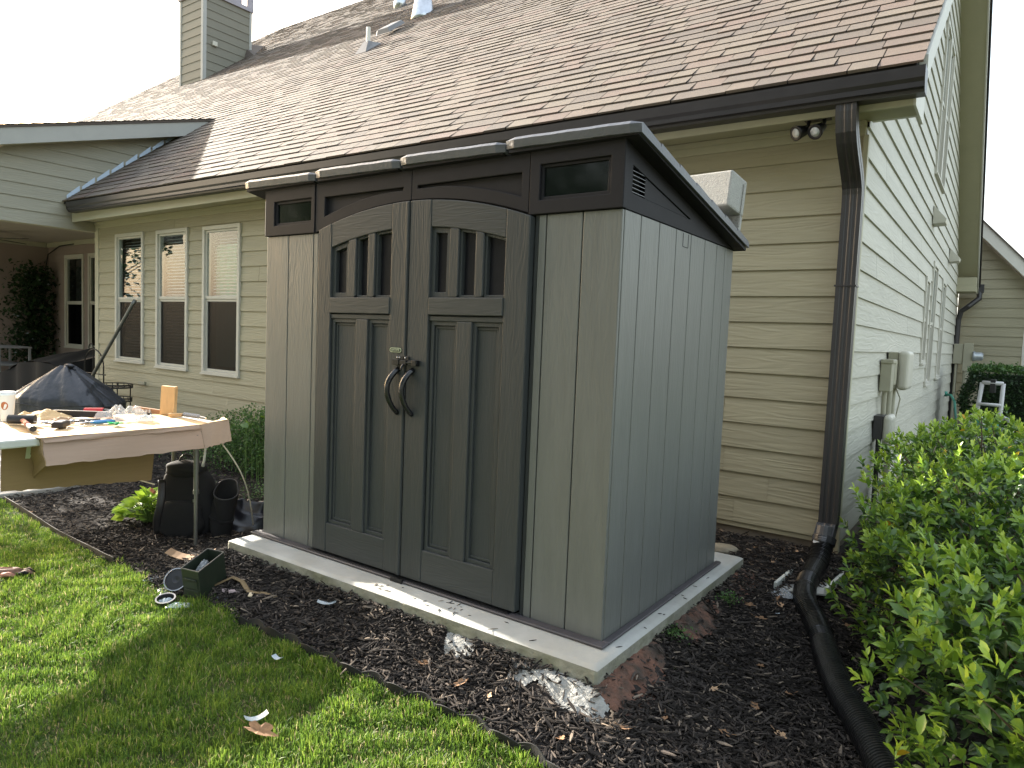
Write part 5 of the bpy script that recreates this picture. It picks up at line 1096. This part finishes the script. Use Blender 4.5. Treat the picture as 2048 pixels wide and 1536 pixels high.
def backpack():
    c = P3(-3.02, .06, -.03); root = thing('backpack', 'black backpack standing under the end of the work table', 'backpack', c); yw = R(35)
    b = blob('body', 'blackcloth', c, .20, .10, .235, root, yw, 3.2, .03, taper=.22, seed=2)
    blob('top_flap', 'blackcloth', c+Vector((-.005, -.01, .40)), .125, .085, .055, root, yw, 2.6, .04, 18, seed=4)
    blob('front_pocket', 'blackcloth', c+Vector((.045, -.075, .03)), .14, .045, .12, root, yw, 3.2, .04, 18, seed=5)
    m = MB(); rt = Matrix.Translation(c) @ Matrix.Rotation(yw, 4, 'Z'); pts = [rt @ Vector((-.12+.02*math.sin(t*5), -.105-.05*math.sin(math.pi*t), .40-.34*t)) for t in [i/14 for i in range(15)]]
    m.tube(pts, .014, 8, sq=(1.6, .4)); m.build('strap', 'rubber_black', root, smooth=True)
    m = MB(); pts = [rt @ Vector((-.05*math.cos(t), -.02, .50+.05*math.sin(t))) for t in [math.pi*i/10 for i in range(11)]]; m.tube(pts, .006, 8); m.build('carry_handle', 'rubber_black', root, smooth=True)
    m = MB(); m.tube([rt @ Vector((-.16, -.11, .37)), rt @ Vector((-.24, -.14, .40))], .004, 8); m.build('zip_pull', 'white_cord', root)
    m = MB(); m.box(.085, .115, -.128, -.120, .27, .29, rt); m.build('buckle', 'steel_grey', root, bevel=.002)
    m = MB(); m.tube([rt @ Vector((-.19, -.10, .335)), rt @ Vector((-.16, -.115, .32))], .011, 10); m.build('orange_tab', 'hammer_orange', root)
    c = P3(-2.80, .14, -.02); root = thing('tool_pouch', 'open topped black tool pouch leaning against the right side of the backpack', 'tool pouch', c); rt = Matrix.Translation(c) @ Matrix.Rotation(R(30), 4, 'Z') @ Matrix.Rotation(R(8), 4, 'Y')
    m = MB(); n = 32
    def prof(u, v, o=0.): a = 2*math.pi*u; r = .046+.030*v+.010*math.sin(a*2+v*4)+.006*math.sin(a*3+v*9)-o; return rt @ Vector((r*math.cos(a)*1.1, r*math.sin(a)*.8, .02+.31*v+.05*math.sin(a)*v))
    m.grid(n+1, 14, lambda u, v: prof(u, v)); m.grid(n+1, 6, lambda u, v: prof(u, .6+.4*v, .005)); m.build('pouch_body', 'blackcloth', root, smooth=True)
    m = MB(); m.tube([prof(i/40, 1.0, .002) for i in range(41)], .004, 6, cap=False); m.build('pouch_rim', 'rubber_black', root, smooth=True)
    m = MB(); m.tube([prof(i/40, .42, -.003) for i in range(41)], .010, 6, cap=False, sq=(.3, 1.)); m.build('pouch_strap', 'rubber_black', root)
backpack()
def cloth(name, label, cat, mat, c, sx, sy, h, yaw, seed, n=60, folds=9, group=None, parent=None):
    rg = np.random.default_rng(seed); K = rg.normal(0, 1, (folds, 2))*5; ph = rg.uniform(0, 6.28, folds); am = rg.uniform(.4, 1, folds); mt = Matrix.Rotation(yaw, 3, 'Z'); m = MB()
    def f(u, v):
        x, y = 2*u-1, 2*v-1; r = max(abs(x), abs(y)); rr = 1+.14*math.sin(math.atan2(y, x)*3+ph[0])+.08*math.sin(math.atan2(y, x)*7+ph[1])
        e = max(0., 1-r**2.6); z = sum(a*(1-abs(math.sin((k[0]*x+k[1]*y)*.6+p)))**1.6 for a, k, p in zip(am, K, ph))/folds
        q = mt @ Vector((x*sx*rr, y*sy*rr, 0)); X, Y = c[0]+q.x, c[1]+q.y; return (X, Y, gz(X, Y)+.018+h*e*(.15+1.7*z)+.004*math.sin(x*17+y*13))
    m.grid(n, n, f); return m.build(name, mat, parent, smooth=True, label=label, cat=cat, group=group)
cloth('bin_liner', 'glossy black plastic sack crumpled on the mulch beside the shed corner', 'sack', 'binliner', (-2.82, .50), .36, .24, .30, R(38), 5, 90, 16)
def ground_bits():
    m = MB(); pts = []
    A, B = Vector((-2.63, .045, .44)), Vector((-2.76, .36, -.19))
    for i in range(22): t = i/21; pts.append(A.lerp(B, t)+Vector((.07*math.sin(math.pi*t), 0, .05*math.sin(math.pi*t)-.0*t)))
    m.tube(pts, .0042, 8); m.build('hanging_cord', 'white_cord', label='thin white cord hanging from the end of the work table to the mulch', cat='cord', smooth=True)
    m = MB(); m.tube([(-2.80, .045, .42), (-2.87, .075, .30), (-2.89, .08, .26)], [.006, .007, .010], 10); m.build('white_rod', 'white_paint', label='short white rod poking down behind the cardboard end flap', cat='rod', smooth=True)
    # ammo box
    o = Vector((-1.953, -.562, gz(-1.95, -.5)+.004)); ax = Vector((.108, .023, 0)); ln = Vector((-.093, .183, .028))*1.05; az, al = ax.normalized(), ln.normalized(); up = az.cross(al).normalized(); H_ = .150; W_, L_ = ax.length, ln.length
    root = thing('ammo_box', 'dark green open metal box on the mulch edge, with bits of plastic film inside', 'box', o)
    def bx(m, a0, a1, b0, b1, c0, c1): m.add([o+az*a+al*b+up*c for a in (a0, a1) for b in (b0, b1) for c in (c0, c1)], [(0, 1, 3, 2), (4, 6, 7, 5), (0, 4, 5, 1), (2, 3, 7, 6), (0, 2, 6, 4), (1, 5, 7, 3)])
    m = MB(); t = .0025; bx(m, 0, W_, 0, t, 0, H_); bx(m, 0, W_, L_-t, L_, 0, H_); bx(m, 0, t, t, L_-t, 0, H_); bx(m, W_-t, W_, t, L_-t, 0, H_); bx(m, t, W_-t, t, L_-t, 0, t); m.build('box_body', 'ammo_green', root)
    m = MB(); f = lambda p, q, d: tuple(o+az*p+al*q+up*d); m.ring(rect(-.002, W_+.002, -.002, L_+.002), rect(.0028, W_-.0028, .0028, L_-.0028), H_-.002, H_+.003, f); m.build('box_rim', 'steel_grey', root)
    m = MB(); bx(m, .015, W_-.015, -.010, -.0005, .100, .108); bx(m, .008, W_-.008, -.006, -.0005, .045, .052); bx(m, .012, W_-.012, -.004, -.0005, .060, .095); m.build('latch', 'ammo_green', root, bevel=.001)
    cc = o+az*.06+al*.12+up*.105; crumple('plastic_film', 'clump of clear plastic film inside the green metal box', 'film', 'clear_bag', cc, .05, .10, .05, R(30), 22, 21)
    # tins
    c = Vector((-1.985, -.635, gz(-1.98, -.63)+.006)); root = thing('open_tin', 'round open tin with a bright rim and white scraps in it, on the grass edge', 'tin', c); tilt = Euler((R(10), R(8), 0)).to_matrix()
    m = MB(); m.lathe([(.0, 0), (.040, 0), (.041, .030), (.038, .030), (.037, .006), (.0, .006)], c, 30, tilt, False); m.build('tin_body', 'rubber_black', root); m = MB(); m.lathe([(.041, .027), (.045, .029), (.045, .033), (.038, .033), (.038, .027), (.041, .027)], c, 30, tilt, False); m.build('tin_rim', 'tin_metal', root, smooth=False)
    crumple('paper_scrap', 'white crumpled paper scrap inside the open tin', 'paper', 'milky_plastic', c+Vector((0, 0, .012)), .055, .05, .018, .3, 14, 31)
    c = Vector((-2.06, -.54, gz(-2.06, -.54)+.062)); root = thing('wire_spool', 'black round spool under a clear plastic dish beside the green metal box', 'spool', c); tilt = Vector((.45, -.62, .55)).normalized().to_track_quat('Z', 'Y').to_matrix()
    m = MB(); m.lathe([(.0, -.022), (.050, -.022), (.052, -.016), (.030, -.010), (.030, .006), (.050, .010), (.051, .014), (.018, .016), (.0, .010)], c, 32, tilt); m.build('spool_body', 'rubber_black', root)
    m = MB(); m.lathe([(.053, .012), (.057, .014), (.057, .020), (.052, .020), (.053, .012)], c, 32, tilt, False); m.build('dish_rim', 'tin_metal', root); m = MB(); m.grid(28, 8, lambda u, v: c+tilt @ Vector((.055*math.cos(6.2832*u)*math.cos(v*1.5), .055*math.sin(6.2832*u)*math.cos(v*1.5), .016+.018*math.sin(v*1.5)))); m.build('clear_dish', 'thin_clear', root, smooth=True)
    for i, (x, y, sx, sy, h, a, mt_, lb) in enumerate((
        (-2.28, -.535, .10, .07, .020, .3, 'clear_bag', 'clear plastic wrap lying on the mulch edge left of the spool'),
        (-1.90, -.625, .09, .05, .016, .9, 'milky_plastic', 'folded milky plastic strip on the grass in front of the green box'),
        (-1.86, -.60, .05, .04, .020, .2, 'clear_bag', 'small clump of clear film beside the folded milky strip'),
        (-2.10, -.585, .05, .08, .018, 1.2, 'clear_bag', 'clear plastic wrap tucked under the round spool'),
        (-1.77, -.47, .07, .03, .012, .8, 'milky_plastic', 'grey plastic scrap at the right foot of the green box'))):
        crumple('plastic_wrap', lb, 'plastic wrap', mt_, Vector((x, y, gz(x, y)+.014)), sx, sy, h, a, 16, 50+i)
    def slip(name, label, cat, mat, x, y, L, W, yaw, t=.006, curl=.0, n=8, off=.016, group=None, pitch=0.):
        m = MB(); mt = Matrix.Translation((x, y, gz(x, y)+off)) @ Matrix.Rotation(yaw, 4, 'Z') @ Matrix.Rotation(pitch, 4, 'Y')
        for s_ in range(n):
            a, b = -L/2+L*s_/n, -L/2+L*(s_+1)/n; za, zb = curl*(2*a/L)**2*L, curl*(2*b/L)**2*L
            m.add([mt @ Vector(v) for v in ((a, -W/2, za), (b, -W/2, zb), (b, W/2, zb), (a, W/2, za), (a, -W/2, za+t), (b, -W/2, zb+t), (b, W/2, zb+t), (a, W/2, za+t))], [(0, 1, 2, 3), (7, 6, 5, 4), (0, 4, 5, 1), (2, 6, 7, 3)]+([(0, 3, 7, 4)] if s_ == 0 else [])+([(1, 5, 6, 2)] if s_ == n-1 else []))
        return m.build(name, mat, label=label, cat=cat, group=group)
    slip('wood_shim', 'left one of two grey pink wood shims right of the green box', 'shim', 'shim_wood', -1.80, -.430, .055, .026, R(60), .009, n=1, off=.022, pitch=R(6))
    slip('wood_shim', 'right one of two grey pink wood shims right of the green box', 'shim', 'shim_wood', -1.765, -.418, .055, .026, R(64), .009, n=1, off=.022, pitch=R(6))
    slip('wood_shim', 'pale notched wood shim lying alone right of the grey pink pair', 'shim', 'pale_wood', -1.665, -.395, .055, .018, R(-45), .006, n=1, off=.024)
    slip('stake', 'thin pale wood splinter lying on the mulch near the table leg', 'splinter', 'pale_wood', -2.78, -.09, .16, .008, R(-20), .005, n=1)
    slip('stake', 'white splinter at the edge of the lawn below the wood shims', 'splinter', 'pale_wood', -1.62, -.525, .055, .008, R(-10), .004, n=1, off=.024)
    slip('kraft_scrap', 'curved tan cardboard scrap lying behind the green metal box', 'cardboard scrap', 'tan_paper', -2.36, -.30, .24, .085, R(40), .003, curl=.16, off=.03)
    m = MB(); m.tube([P3(-1.90, -.44, .02), P3(-1.87, -.36, .035), P3(-1.79, -.36, .032), P3(-1.70, -.385, .015), P3(-1.62, -.35, .012), P3(-1.54, -.345, .010)], .010, 8, sq=(1.3, .35)); m.build('webbing_strap', 'rope_tan', label='brown webbing strap curling over the mulch by the wood shims', cat='strap', smooth=True)
    for x, y, L_, W_, a, lb, c_ in ((-1.25, -.285, .085, .030, .7, 'torn white plastic strip on the mulch in front of the left door', .12), (-1.085, -.665, .045, .022, .1, 'white folded paper scrap on the grass just off the edging', .2), (-.80, -.955, .075, .028, 1.2, 'clear plastic scrap standing in the grass near the bottom of the photo', .2), (.36, 1.16, .02, .012, .3, 'tiny white scrap beside the middle of the black pipe', .1)):
        slip('plastic_scrap', lb, 'litter', 'milky_plastic', x, y, L_, W_, a, .0015, c_, off=.034)
    crumple('plastic_bag', 'small clear plastic bag on the mulch left of the splash block', 'bag', 'clear_bag', Vector((.305, 1.43, gz(.3, 1.43)+.015)), .13, .10, .03, .7, 22, 71)
    # glove
    c = Vector((-3.02, -.93, gz(-3.02, -.93)+.030)); root = thing('work_glove', 'worn brown and black leather glove lying in the grass at the left edge', 'glove', c)
    dd = Vector((.106, .111, 0)).normalized(); sd = Vector((-dd.y, dd.x, 0))
    m = MB(); m.tube([c-dd*.17, c-dd*.10+Vector((0, 0, .006)), c-dd*.04+Vector((0, 0, .010)), c+dd*.03+Vector((0, 0, .008)), c+dd*.065], [.040, .034, .036, .040, .030], 16, sq=(1., .5)); m.build('palm', 'leather', root, smooth=True)
    for i, (o_, L_) in enumerate(((-.030, .060), (-.010, .075), (.010, .070), (.028, .055))):
        m = MB(); b = c+dd*.055+sd*o_; m.tube([b, b+dd*L_*.6+Vector((0, 0, .012)), b+dd*L_+Vector((0, 0, -.006))], [.0115, .011, .009], 10, sq=(1, .75)); m.build('finger', 'leather' if i % 2 else 'blackcloth', root, smooth=True)
    m = MB(); b = c-dd*.02+sd*-.036; m.tube([b, b+dd*.045-sd*.016+Vector((0, 0, .01)), b+dd*.075-sd*.012], [.012, .012, .009], 10); m.build('thumb', 'glove_pink', root, smooth=True)
    m = MB(); m.tube([c-dd*.115+sd*.004+Vector((0, 0, .020)), c-dd*.04+Vector((0, 0, .0285)), c+dd*.02+Vector((0, 0, .027))], .0045, 8); m.build('seam_strip', 'glove_pink', root, smooth=True)
    # rock
    blob('rock', 'rock', P3(-.13, 1.80, -.02), .085, .06, .030, None, .3, 2.4, .05, 16, label='flat tan rock lying behind the back corner of the pad', cat='rock')
    # splash block
    root = thing('splash_block', 'pale plastic splash tray under the downspout', 'splash block', P3(.39, 1.72)); z = -.142
    m = MB(); m.prism([(.268, 1.46), (.285, 1.90), (.525, 1.935), (.500, 1.56)], z, z+.008, fXY); m.build('tray_floor', 'concrete', root)
    m = MB()
    for a, b in (((.268, 1.46), (.285, 1.90)), ((.285, 1.91), (.525, 1.945)), ((.525, 1.935), (.500, 1.56))):
        a, b = Vector((*a, 0)), Vector((*b, 0)); s_ = (b-a).cross(Vector((0, 0, 1))).normalized()*.009
        m = MB(); m.add([(p.x, p.y, q) for q in (z, z+.045) for p in (a-s_, b-s_, b+s_, a+s_)], [(0, 1, 2, 3), (7, 6, 5, 4), (0, 4, 5, 1), (1, 5, 6, 2), (2, 6, 7, 3), (3, 7, 4, 0)]); m.build('tray_wall', 'table_plastic', root, bevel=.003)
    # corrugated pipe
    root = thing('drain_pipe', 'black corrugated drain pipe snaking from the downspout over the mulch', 'pipe', P3(.5, 1.4))
    C_ = [Vector(p) for p in ((.378, 2.065, .03), (.380, 2.02, -.02), (.385, 1.90, -.075), (.385, 1.74, -.105), (.395, 1.58, -.125), (.43, 1.42, -.150), (.515, 1.25, -.178), (.585, 1.08, -.195), (.635, .93, -.200), (.69, .78, -.205), (.755, .62, -.208), (.83, .47, -.210), (.90, .32, -.212), (.97, .16, -.214), (1.06, .0, -.218))]
    pts = []
    for i in range(len(C_)-1):
        p0, p1, p2, p3 = C_[max(0, i-1)], C_[i], C_[i+1], C_[min(len(C_)-1, i+2)]
        n = max(4, int((p2-p1).length/.0028))
        for k in range(n): t = k/n; pts.append(.5*((2*p1)+(p2-p0)*t+(2*p0-5*p1+4*p2-p3)*t*t+(3*p1-p0-3*p2+p3)*t**3))
    d = 0.; rr = [];
    for i, p in enumerate(pts):
        if i: d += (p-pts[i-1]).length
        ph = (d/.0145) % 1; smooth_ = .35 if .42 < d < .55 or 1.02 < d < 1.1 else 1.
        rr.append(.0535+(.0042 if ph < .55 else -.0030)*smooth_*(1 if 0 < ph < 1 else 0))
    m = MB(); m.tube(pts, rr, 22); m.build('corrugated_hose', 'pipe_black', root, smooth=False)
    m = MB(); m.tube([(.383, 2.095, .10), (.381, 2.075, .03), (.380, 2.04, -.01)], [.062, .066, .060], 16, sq=(1, .85)); m.build('adapter', 'duct', root, bevel=.003)
    m = MB(); m.tube([(.381, 2.072, .035), (.3805, 2.050, .000)], [.0685, .0655], 16, sq=(1, .87)); m.build('coupling', 'rubber_black', root); m = MB(); sheet(m, [(.335, 1.995, .030), (.392, 1.985, .022), (.392, 1.982, .006), (.335, 1.992, .014)], .001); m.build('sticker', 'white_paint', root)
    # dead leaves
    def deadleaf(name, label, x, y, L_, yaw, mat='deadleaf', off=.03, group='dead leaves scattered on the mulch', seed=0):
        rg = np.random.default_rng(seed); n = 26; vs = []; mt = Matrix.Translation((x, y, gz(x, y)+off)) @ Euler((rg.normal(0, .3), rg.normal(0, .3), yaw)).to_matrix().to_4x4()
        for i in range(n):
            a = 2*math.pi*i/n; r = L_*.5*(.66+.15*math.cos(a*5+.4)+.08*math.cos(a*9))*(1.25 if math.cos(a) > .5 else 1.); p = Vector((r*math.cos(a)*1.3, r*math.sin(a)*.8, 0)); p.z = .35*L_*((2*p.y/L_)**2)+.2*L_*((p.x/L_)**2)*rg.uniform(.6, 1.3); vs.append(mt @ p)
        m = MB(); m.add([mt @ Vector((0, 0, 0))]+vs, [(0, i+1, (i+1) % n+1) for i in range(n)]); m.tube([mt @ Vector((-.5*L_, 0, .01)), mt @ Vector((-.85*L_, .03*L_, .02))], .0008, 5); return m.build(name, mat, label=label, cat='dead leaf', group=group)
    deadleaf('dead_leaf', 'large curled tan leaf lying on the lawn at the bottom of the photo', -.72, -1.0, .10, .5, off=.045, group=None, seed=1)
    deadleaf('dead_leaf', 'pinkish brown oak leaf on the sunny mulch in front of the right door', -.36, -.41, .055, 1.2, seed=2, group=None)
    deadleaf('dead_leaf', 'small tan leaf in the grass at the left end of the edging', -4.35, -.36, .06, .2, seed=9, group=None)
    rg = np.random.default_rng(5)
    for i, (x, y) in enumerate(((.52, 1.62), (.46, 1.66), (.30, 1.30), (.36, 1.25), (.24, 1.12), (.33, 1.0), (.60, 1.45), (.66, 1.42), (.28, 1.62), (.20, 1.78), (.15, 1.95), (.05, 1.92), (.25, 2.02), (.42, .62), (.55, .50), (.35, .22), (.48, .30), (.30, -.10), (.62, .22), (.27, -.25), (.50, .05), (-.20, -.42), (.10, -.45), (-.55, -.36))):
        deadleaf('dead_leaf', 'small dry brown leaf lying on the dark mulch beside the concrete pad', x+rg.normal(0, .02), y+rg.normal(0, .02), rg.uniform(.028, .055), rg.uniform(0, 6.28), ('deadleaf', 'tan_paper')[i % 3 == 0], seed=20+i)
ground_bits()
# ============================================================ PORCH THINGS
def porch_things():
    # covered grill
    c = Vector((-6.42, .72, -.205)); root = thing('covered_grill', 'barbecue grill under a loose black cover beyond the work table', 'grill', c); rt = Matrix.Translation(c) @ Matrix.Rotation(R(33), 4, 'Z'); rg = np.random.default_rng(3); ph = rg.uniform(0, 6.28, 9)
    def f(u, v):
        a = 2*math.pi*u; ca, sa = math.cos(a), math.sin(a); s_ = (abs(ca)**3.5+abs(sa)**3.5)**(-1/3.5)
        if v < .5: t = v/.5; r = 1.04-.06*t; z = .56*t
        else: t = (v-.5)/.5; r = max(0., .98*(1-t)**.82) ; z = .56+.36*t**.95
        fold = (.045*math.sin(a*7+ph[0]+v*2)+.028*math.sin(a*13+ph[1]+v*5)+.012*math.sin(a*29+v*11))*(1 if v < .5 else (1-(v-.5)*1.2)); r *= 1+fold
        zz = z*(1+.03*math.sin(a*2+ph[2]))+.025*abs(math.sin(a*4+ph[3]))*(v > .45)*(v < .95)
        return rt @ Vector((ca*s_*.51*r, sa*s_*.30*r, zz*.96-.02*(ca*.54*r > .3)))
    m = MB(); m.grid(120, 60, f); m.build('cover', 'cover_black', root, smooth=True)
    blob('cover_peak', 'cover_black', rt @ Vector((0.02, 0, .865)), .055, .035, .022, root, R(20), 2, .12, 14, seed=3)
    m = MB(); m.tube([rt @ Vector((math.cos(t)*.515*(abs(math.cos(t))**3.5+abs(math.sin(t))**3.5)**(-1/3.5), math.sin(t)*.305*(abs(math.cos(t))**3.5+abs(math.sin(t))**3.5)**(-1/3.5), .515+.012*math.sin(t*5))) for t in [2*math.pi*i/60 for i in range(61)]], .005, 6, cap=False); m.build('hem', 'rubber_black', root)
    # plant stand
    c = Vector((-7.95, 1.88, -.16)); root = thing('plant_stand', 'small black wire stand with two round tiers against the siding', 'plant stand', c)
    for z, r in ((.47, .23), (.30, .22)):
        m = MB(); 
        for dz_ in (0, .035): m.tube([c+Vector((r*math.cos(t), r*math.sin(t)*.8, z+dz_)) for t in [2*math.pi*i/36 for i in range(37)]], .008, 6, cap=False)
        for i in range(18): t = 2*math.pi*i/18; p = c+Vector((r*math.cos(t), r*math.sin(t)*.8, z)); m.tube([p, p+Vector((0, 0, .035))], .005, 5)
        for i in range(-2, 3): m.tube([c+Vector((-r*.95, i*.05, z)), c+Vector((r*.95, i*.05, z))], .005, 5)
        m.build('tier', 'iron', root)
    for t in (.6, 2.5, 4.0, 5.6): m = MB(); m.tube([c+Vector((.21*math.cos(t), .17*math.sin(t), 0)), c+Vector((.22*math.cos(t), .175*math.sin(t), .50))], .008, 6); m.build('leg', 'iron', root)
    # trellis
    c = Vector((-8.58, 1.9, -.18)); root = thing('wire_trellis', 'thin arched dark wire trellis with a hooked top at the porch corner', 'trellis', c)
    for k, (a, b) in enumerate(((-.27, .27),)):
        m = MB(); m.tube([c+Vector((a, 0, 0)), c+Vector((a, 0, .72))]+[c+Vector((-.27*math.cos(t), 0, .72+.22*math.sin(t))) for t in [math.pi*i/14 for i in range(15)]]+[c+Vector((b, 0, .72)), c+Vector((b, 0, 0))], .009, 6); m.build('arch', 'iron', root)
    for z in (.30, .62): m = MB(); m.tube([c+Vector((-.32, 0, z)), c+Vector((.32, 0, z))], .008, 6); m.build('crossbar', 'iron', root)
    m = MB(); m.tube([c+Vector((-.02, 0, 0)), c+Vector((-.02, 0, .96))]+[c+Vector((-.08+.06*math.cos(t), 0, .96+.05*math.sin(t))) for t in [math.pi*i/10 for i in range(12)]], .008, 6); m.build('hook', 'iron', root)
    m = MB(); m.tube([(-8.66, 1.62, -.16), (-8.05, 2.135, 1.36), (-8.02, 2.158, 1.42)], [.022, .022, .024], 10); m.build('broom_pole', 'steel_grey', label='long grey pole leaning against the siding beside the first window', cat='pole', smooth=True)
    # covered sofa
    root = thing('covered_sofa', 'low patio sofa under a dark cover in the shade of the porch', 'sofa', (-11.4, 2.6, -.2))
    m = MB(); yA, yB = 2.0, 2.95
    prof = [(-12.9, .25), (-12.2, .52), (-11.2, .86), (-10.6, .92), (-9.95, .88)]
    def zt(x): return float(np.interp(x, [p[0] for p in prof], [p[1] for p in prof]))
    m.grid(40, 12, lambda u, v: (-12.9+2.95*u, yA+(yB-yA)*v, -.2+zt(-12.9+2.95*u)*(1-.25*(1-v))+.02*math.sin(u*30+v*6))); m.build('cover', 'blackcloth', root, smooth=True)
    m = MB(); m.grid(40, 8, lambda u, v: (-12.9+2.95*u, yA-.03*math.sin(u*25), -.2+zt(-12.9+2.95*u)*.75*v)); m.build('cover_front', 'blackcloth', root, smooth=True)
    m = MB(); m.grid(12, 8, lambda u, v: (-9.95+.02*math.sin(u*20), yA+(yB-yA)*u, -.2+.88*(1-.25*(1-u))*v)); m.build('cover_side', 'blackcloth', root, smooth=True)
    # side table
    root = thing('patio_side_table', 'grey framed side table at the left edge of the shaded porch', 'table', (-13.9, 2.7, -.2))
    m = MB(); m.box(-14.6, -13.6, 2.45, 3.0, .56, .59); m.build('table_top', 'grey_plastic', root, bevel=.004); m = MB(); m.box(-14.6, -13.6, 2.45, 3.0, .24, .27); m.build('shelf', 'grey_plastic', root, bevel=.004)
    for x in (-14.58, -13.65):
        for y in (2.47, 2.95): m = MB(); m.box(x, x+.035, y, y+.035, -.2, .56); m.build('leg', 'grey_plastic', root)
    # climbing plant
    n = 2600; t = rng.random(n); P = np.stack([-15.12+rng.random(n)*.35, 3.52+rng.normal(0, .26, n)*(1.1-.3*t), .25+1.85*t+rng.normal(0, .1, n)], 1); root = thing('climbing_plant', 'dark bushy plant growing up the shaded left wall of the porch', 'plant', (-15.0, 3.5, -.2))
    cloud('foliage', 'leaf_far', P, rng.normal(0, 1, (n, 3)), rng.uniform(.05, .12, n), .8, rng.uniform(0, .45, n), root, small=True); m = MB(); m.tube([(-15.05, 3.5, -.2), (-15.1, 3.55, .8), (-15.08, 3.5, 1.9)], [.03, .02, .008], 8); m.build('stem', 'stem', root); m = MB()
    for i in range(14): p = P[i*7]; m.lathe([(0, 0), (.03, .01), (.0, .03)], (p[0]+.1, p[1], p[2]), 8)
    m.build('flowers', 'milky_plastic', root)
    root = thing('ceiling_fan', 'dark ceiling fan blade at the upper left of the porch', 'fan', (-13.95, 2.45, 2.69)); m = MB(); m.tube([(-13.95, 2.45, 2.69), (-13.95, 2.45, 2.58)], .02, 10); m.lathe([(.0, 2.48), (.10, 2.49), (.12, 2.54), (.06, 2.59), (.0, 2.59)], (-13.95, 2.45, 0), 18); m.build('motor', 'gutter_brown', root)
    for k in range(4):
        a = R(118+90*k); mt = Matrix.Translation((-13.95, 2.45, 2.545)) @ Matrix.Rotation(a, 4, 'Z') @ Matrix.Rotation(R(10), 4, 'X'); m = MB(); m.prism([(.13, -.05), (.75, -.075), (.80, 0), (.75, .075), (.13, .05)], -.005, .005, lambda p, q, d: tuple(mt @ Vector((p, q, d)))); m.build('blade', 'gutter_brown', root)
    m = MB(); m.tube([(-14.0, 3.88, 2.62), (-14.6, 3.86, 2.60), (-15.1, 3.84, 2.45), (-15.2, 3.82, 2.1), (-15.2, 3.80, 1.7)], .012, 6); m.build('light_cable', 'rubber_black', label='dark cable hanging down the inner corner of the porch', cat='cable', smooth=True)
porch_things()
def right_side():
    # hose reel
    c = Vector((1.04, 7.0, .30)); root = thing('hose_reel', 'pale grey wheeled hose reel in front of the clipped hedge', 'hose reel', (c.x, c.y, -.2))
    g = -.2; mt = Matrix.Translation((1.05, 7.0, g)) @ Matrix.Rotation(R(-12), 4, 'Z'); V_ = lambda *q: mt @ Vector(q)
    m = MB()
    for s_ in (-1, 1): m.tube([V_(.10*s_*1.1+.0, -.05, .42), V_(.11*s_, .10, .75), V_(.10*s_, .16, 1.04)], .022, 8, sq=(1., .7))
    m.tube([V_(-.10, .16, 1.04), V_(.10, .16, 1.04)], .022, 8); m.tube([V_(-.11, .10, .80), V_(.11, .10, .80)], .035, 8, sq=(1, .5)); m.build('handle_frame', 'reel_grey', root, smooth=True)
    for s_ in (-1, 1):
        cx_ = .13*s_+.03; m = MB(); rot = Matrix.Rotation(R(90), 3, 'Y') @ Matrix.Identity(3); wheel = mt.to_3x3() @ Matrix.Rotation(R(62), 3, 'Z') @ Matrix.Rotation(R(90), 3, 'Y')
        cc = V_(cx_, -.02, .56); m.lathe([(.105, -.012), (.13, -.018), (.135, 0), (.13, .018), (.105, .012), (.105, -.012)], cc, 30, wheel, False); m.lathe([(.0, -.02), (.035, -.02), (.035, .02), (.0, .02)], cc, 16, wheel)
        for k in range(6): a = k*math.pi/3; m.tube([cc, cc+wheel @ Vector((.11*math.cos(a), .11*math.sin(a), 0))], .012, 6)
        m.build('wheel', 'reel_grey', root)
    m = MB(); m.tube([V_(-.10, 0, .56), V_(.14, 0, .56)], .08, 16); m.build('hose_coil', 'hose_green', root, smooth=True)
    m = MB(); m.box(-.16, .18, -.10, .14, .0, .44, mt); m.build('reel_base', 'reel_grey', root, bevel=.03)
    m = MB(); m.box(-.02, .03, .14, .19, .93, 1.08, mt); m.build('guide', 'lamp_black', root, bevel=.004)
    m = MB(); m.tube([(XC+.02, 10.6, .50), (XC+.10, 10.5, .50), (XC+.17, 10.2, .42), (XC+.22, 9.8, .20), (XC+.25, 9.4, -.15)], .018, 8); m.tube([(XC+.02, 10.6, .47), (XC+.02, 10.6, .55)], .03, 8); m.build('garden_hose', 'hose_green', label='green garden hose hanging from the tap low on the gable wall', cat='hose', smooth=True)
right_side()
# name the repeated small things by what stands beside them
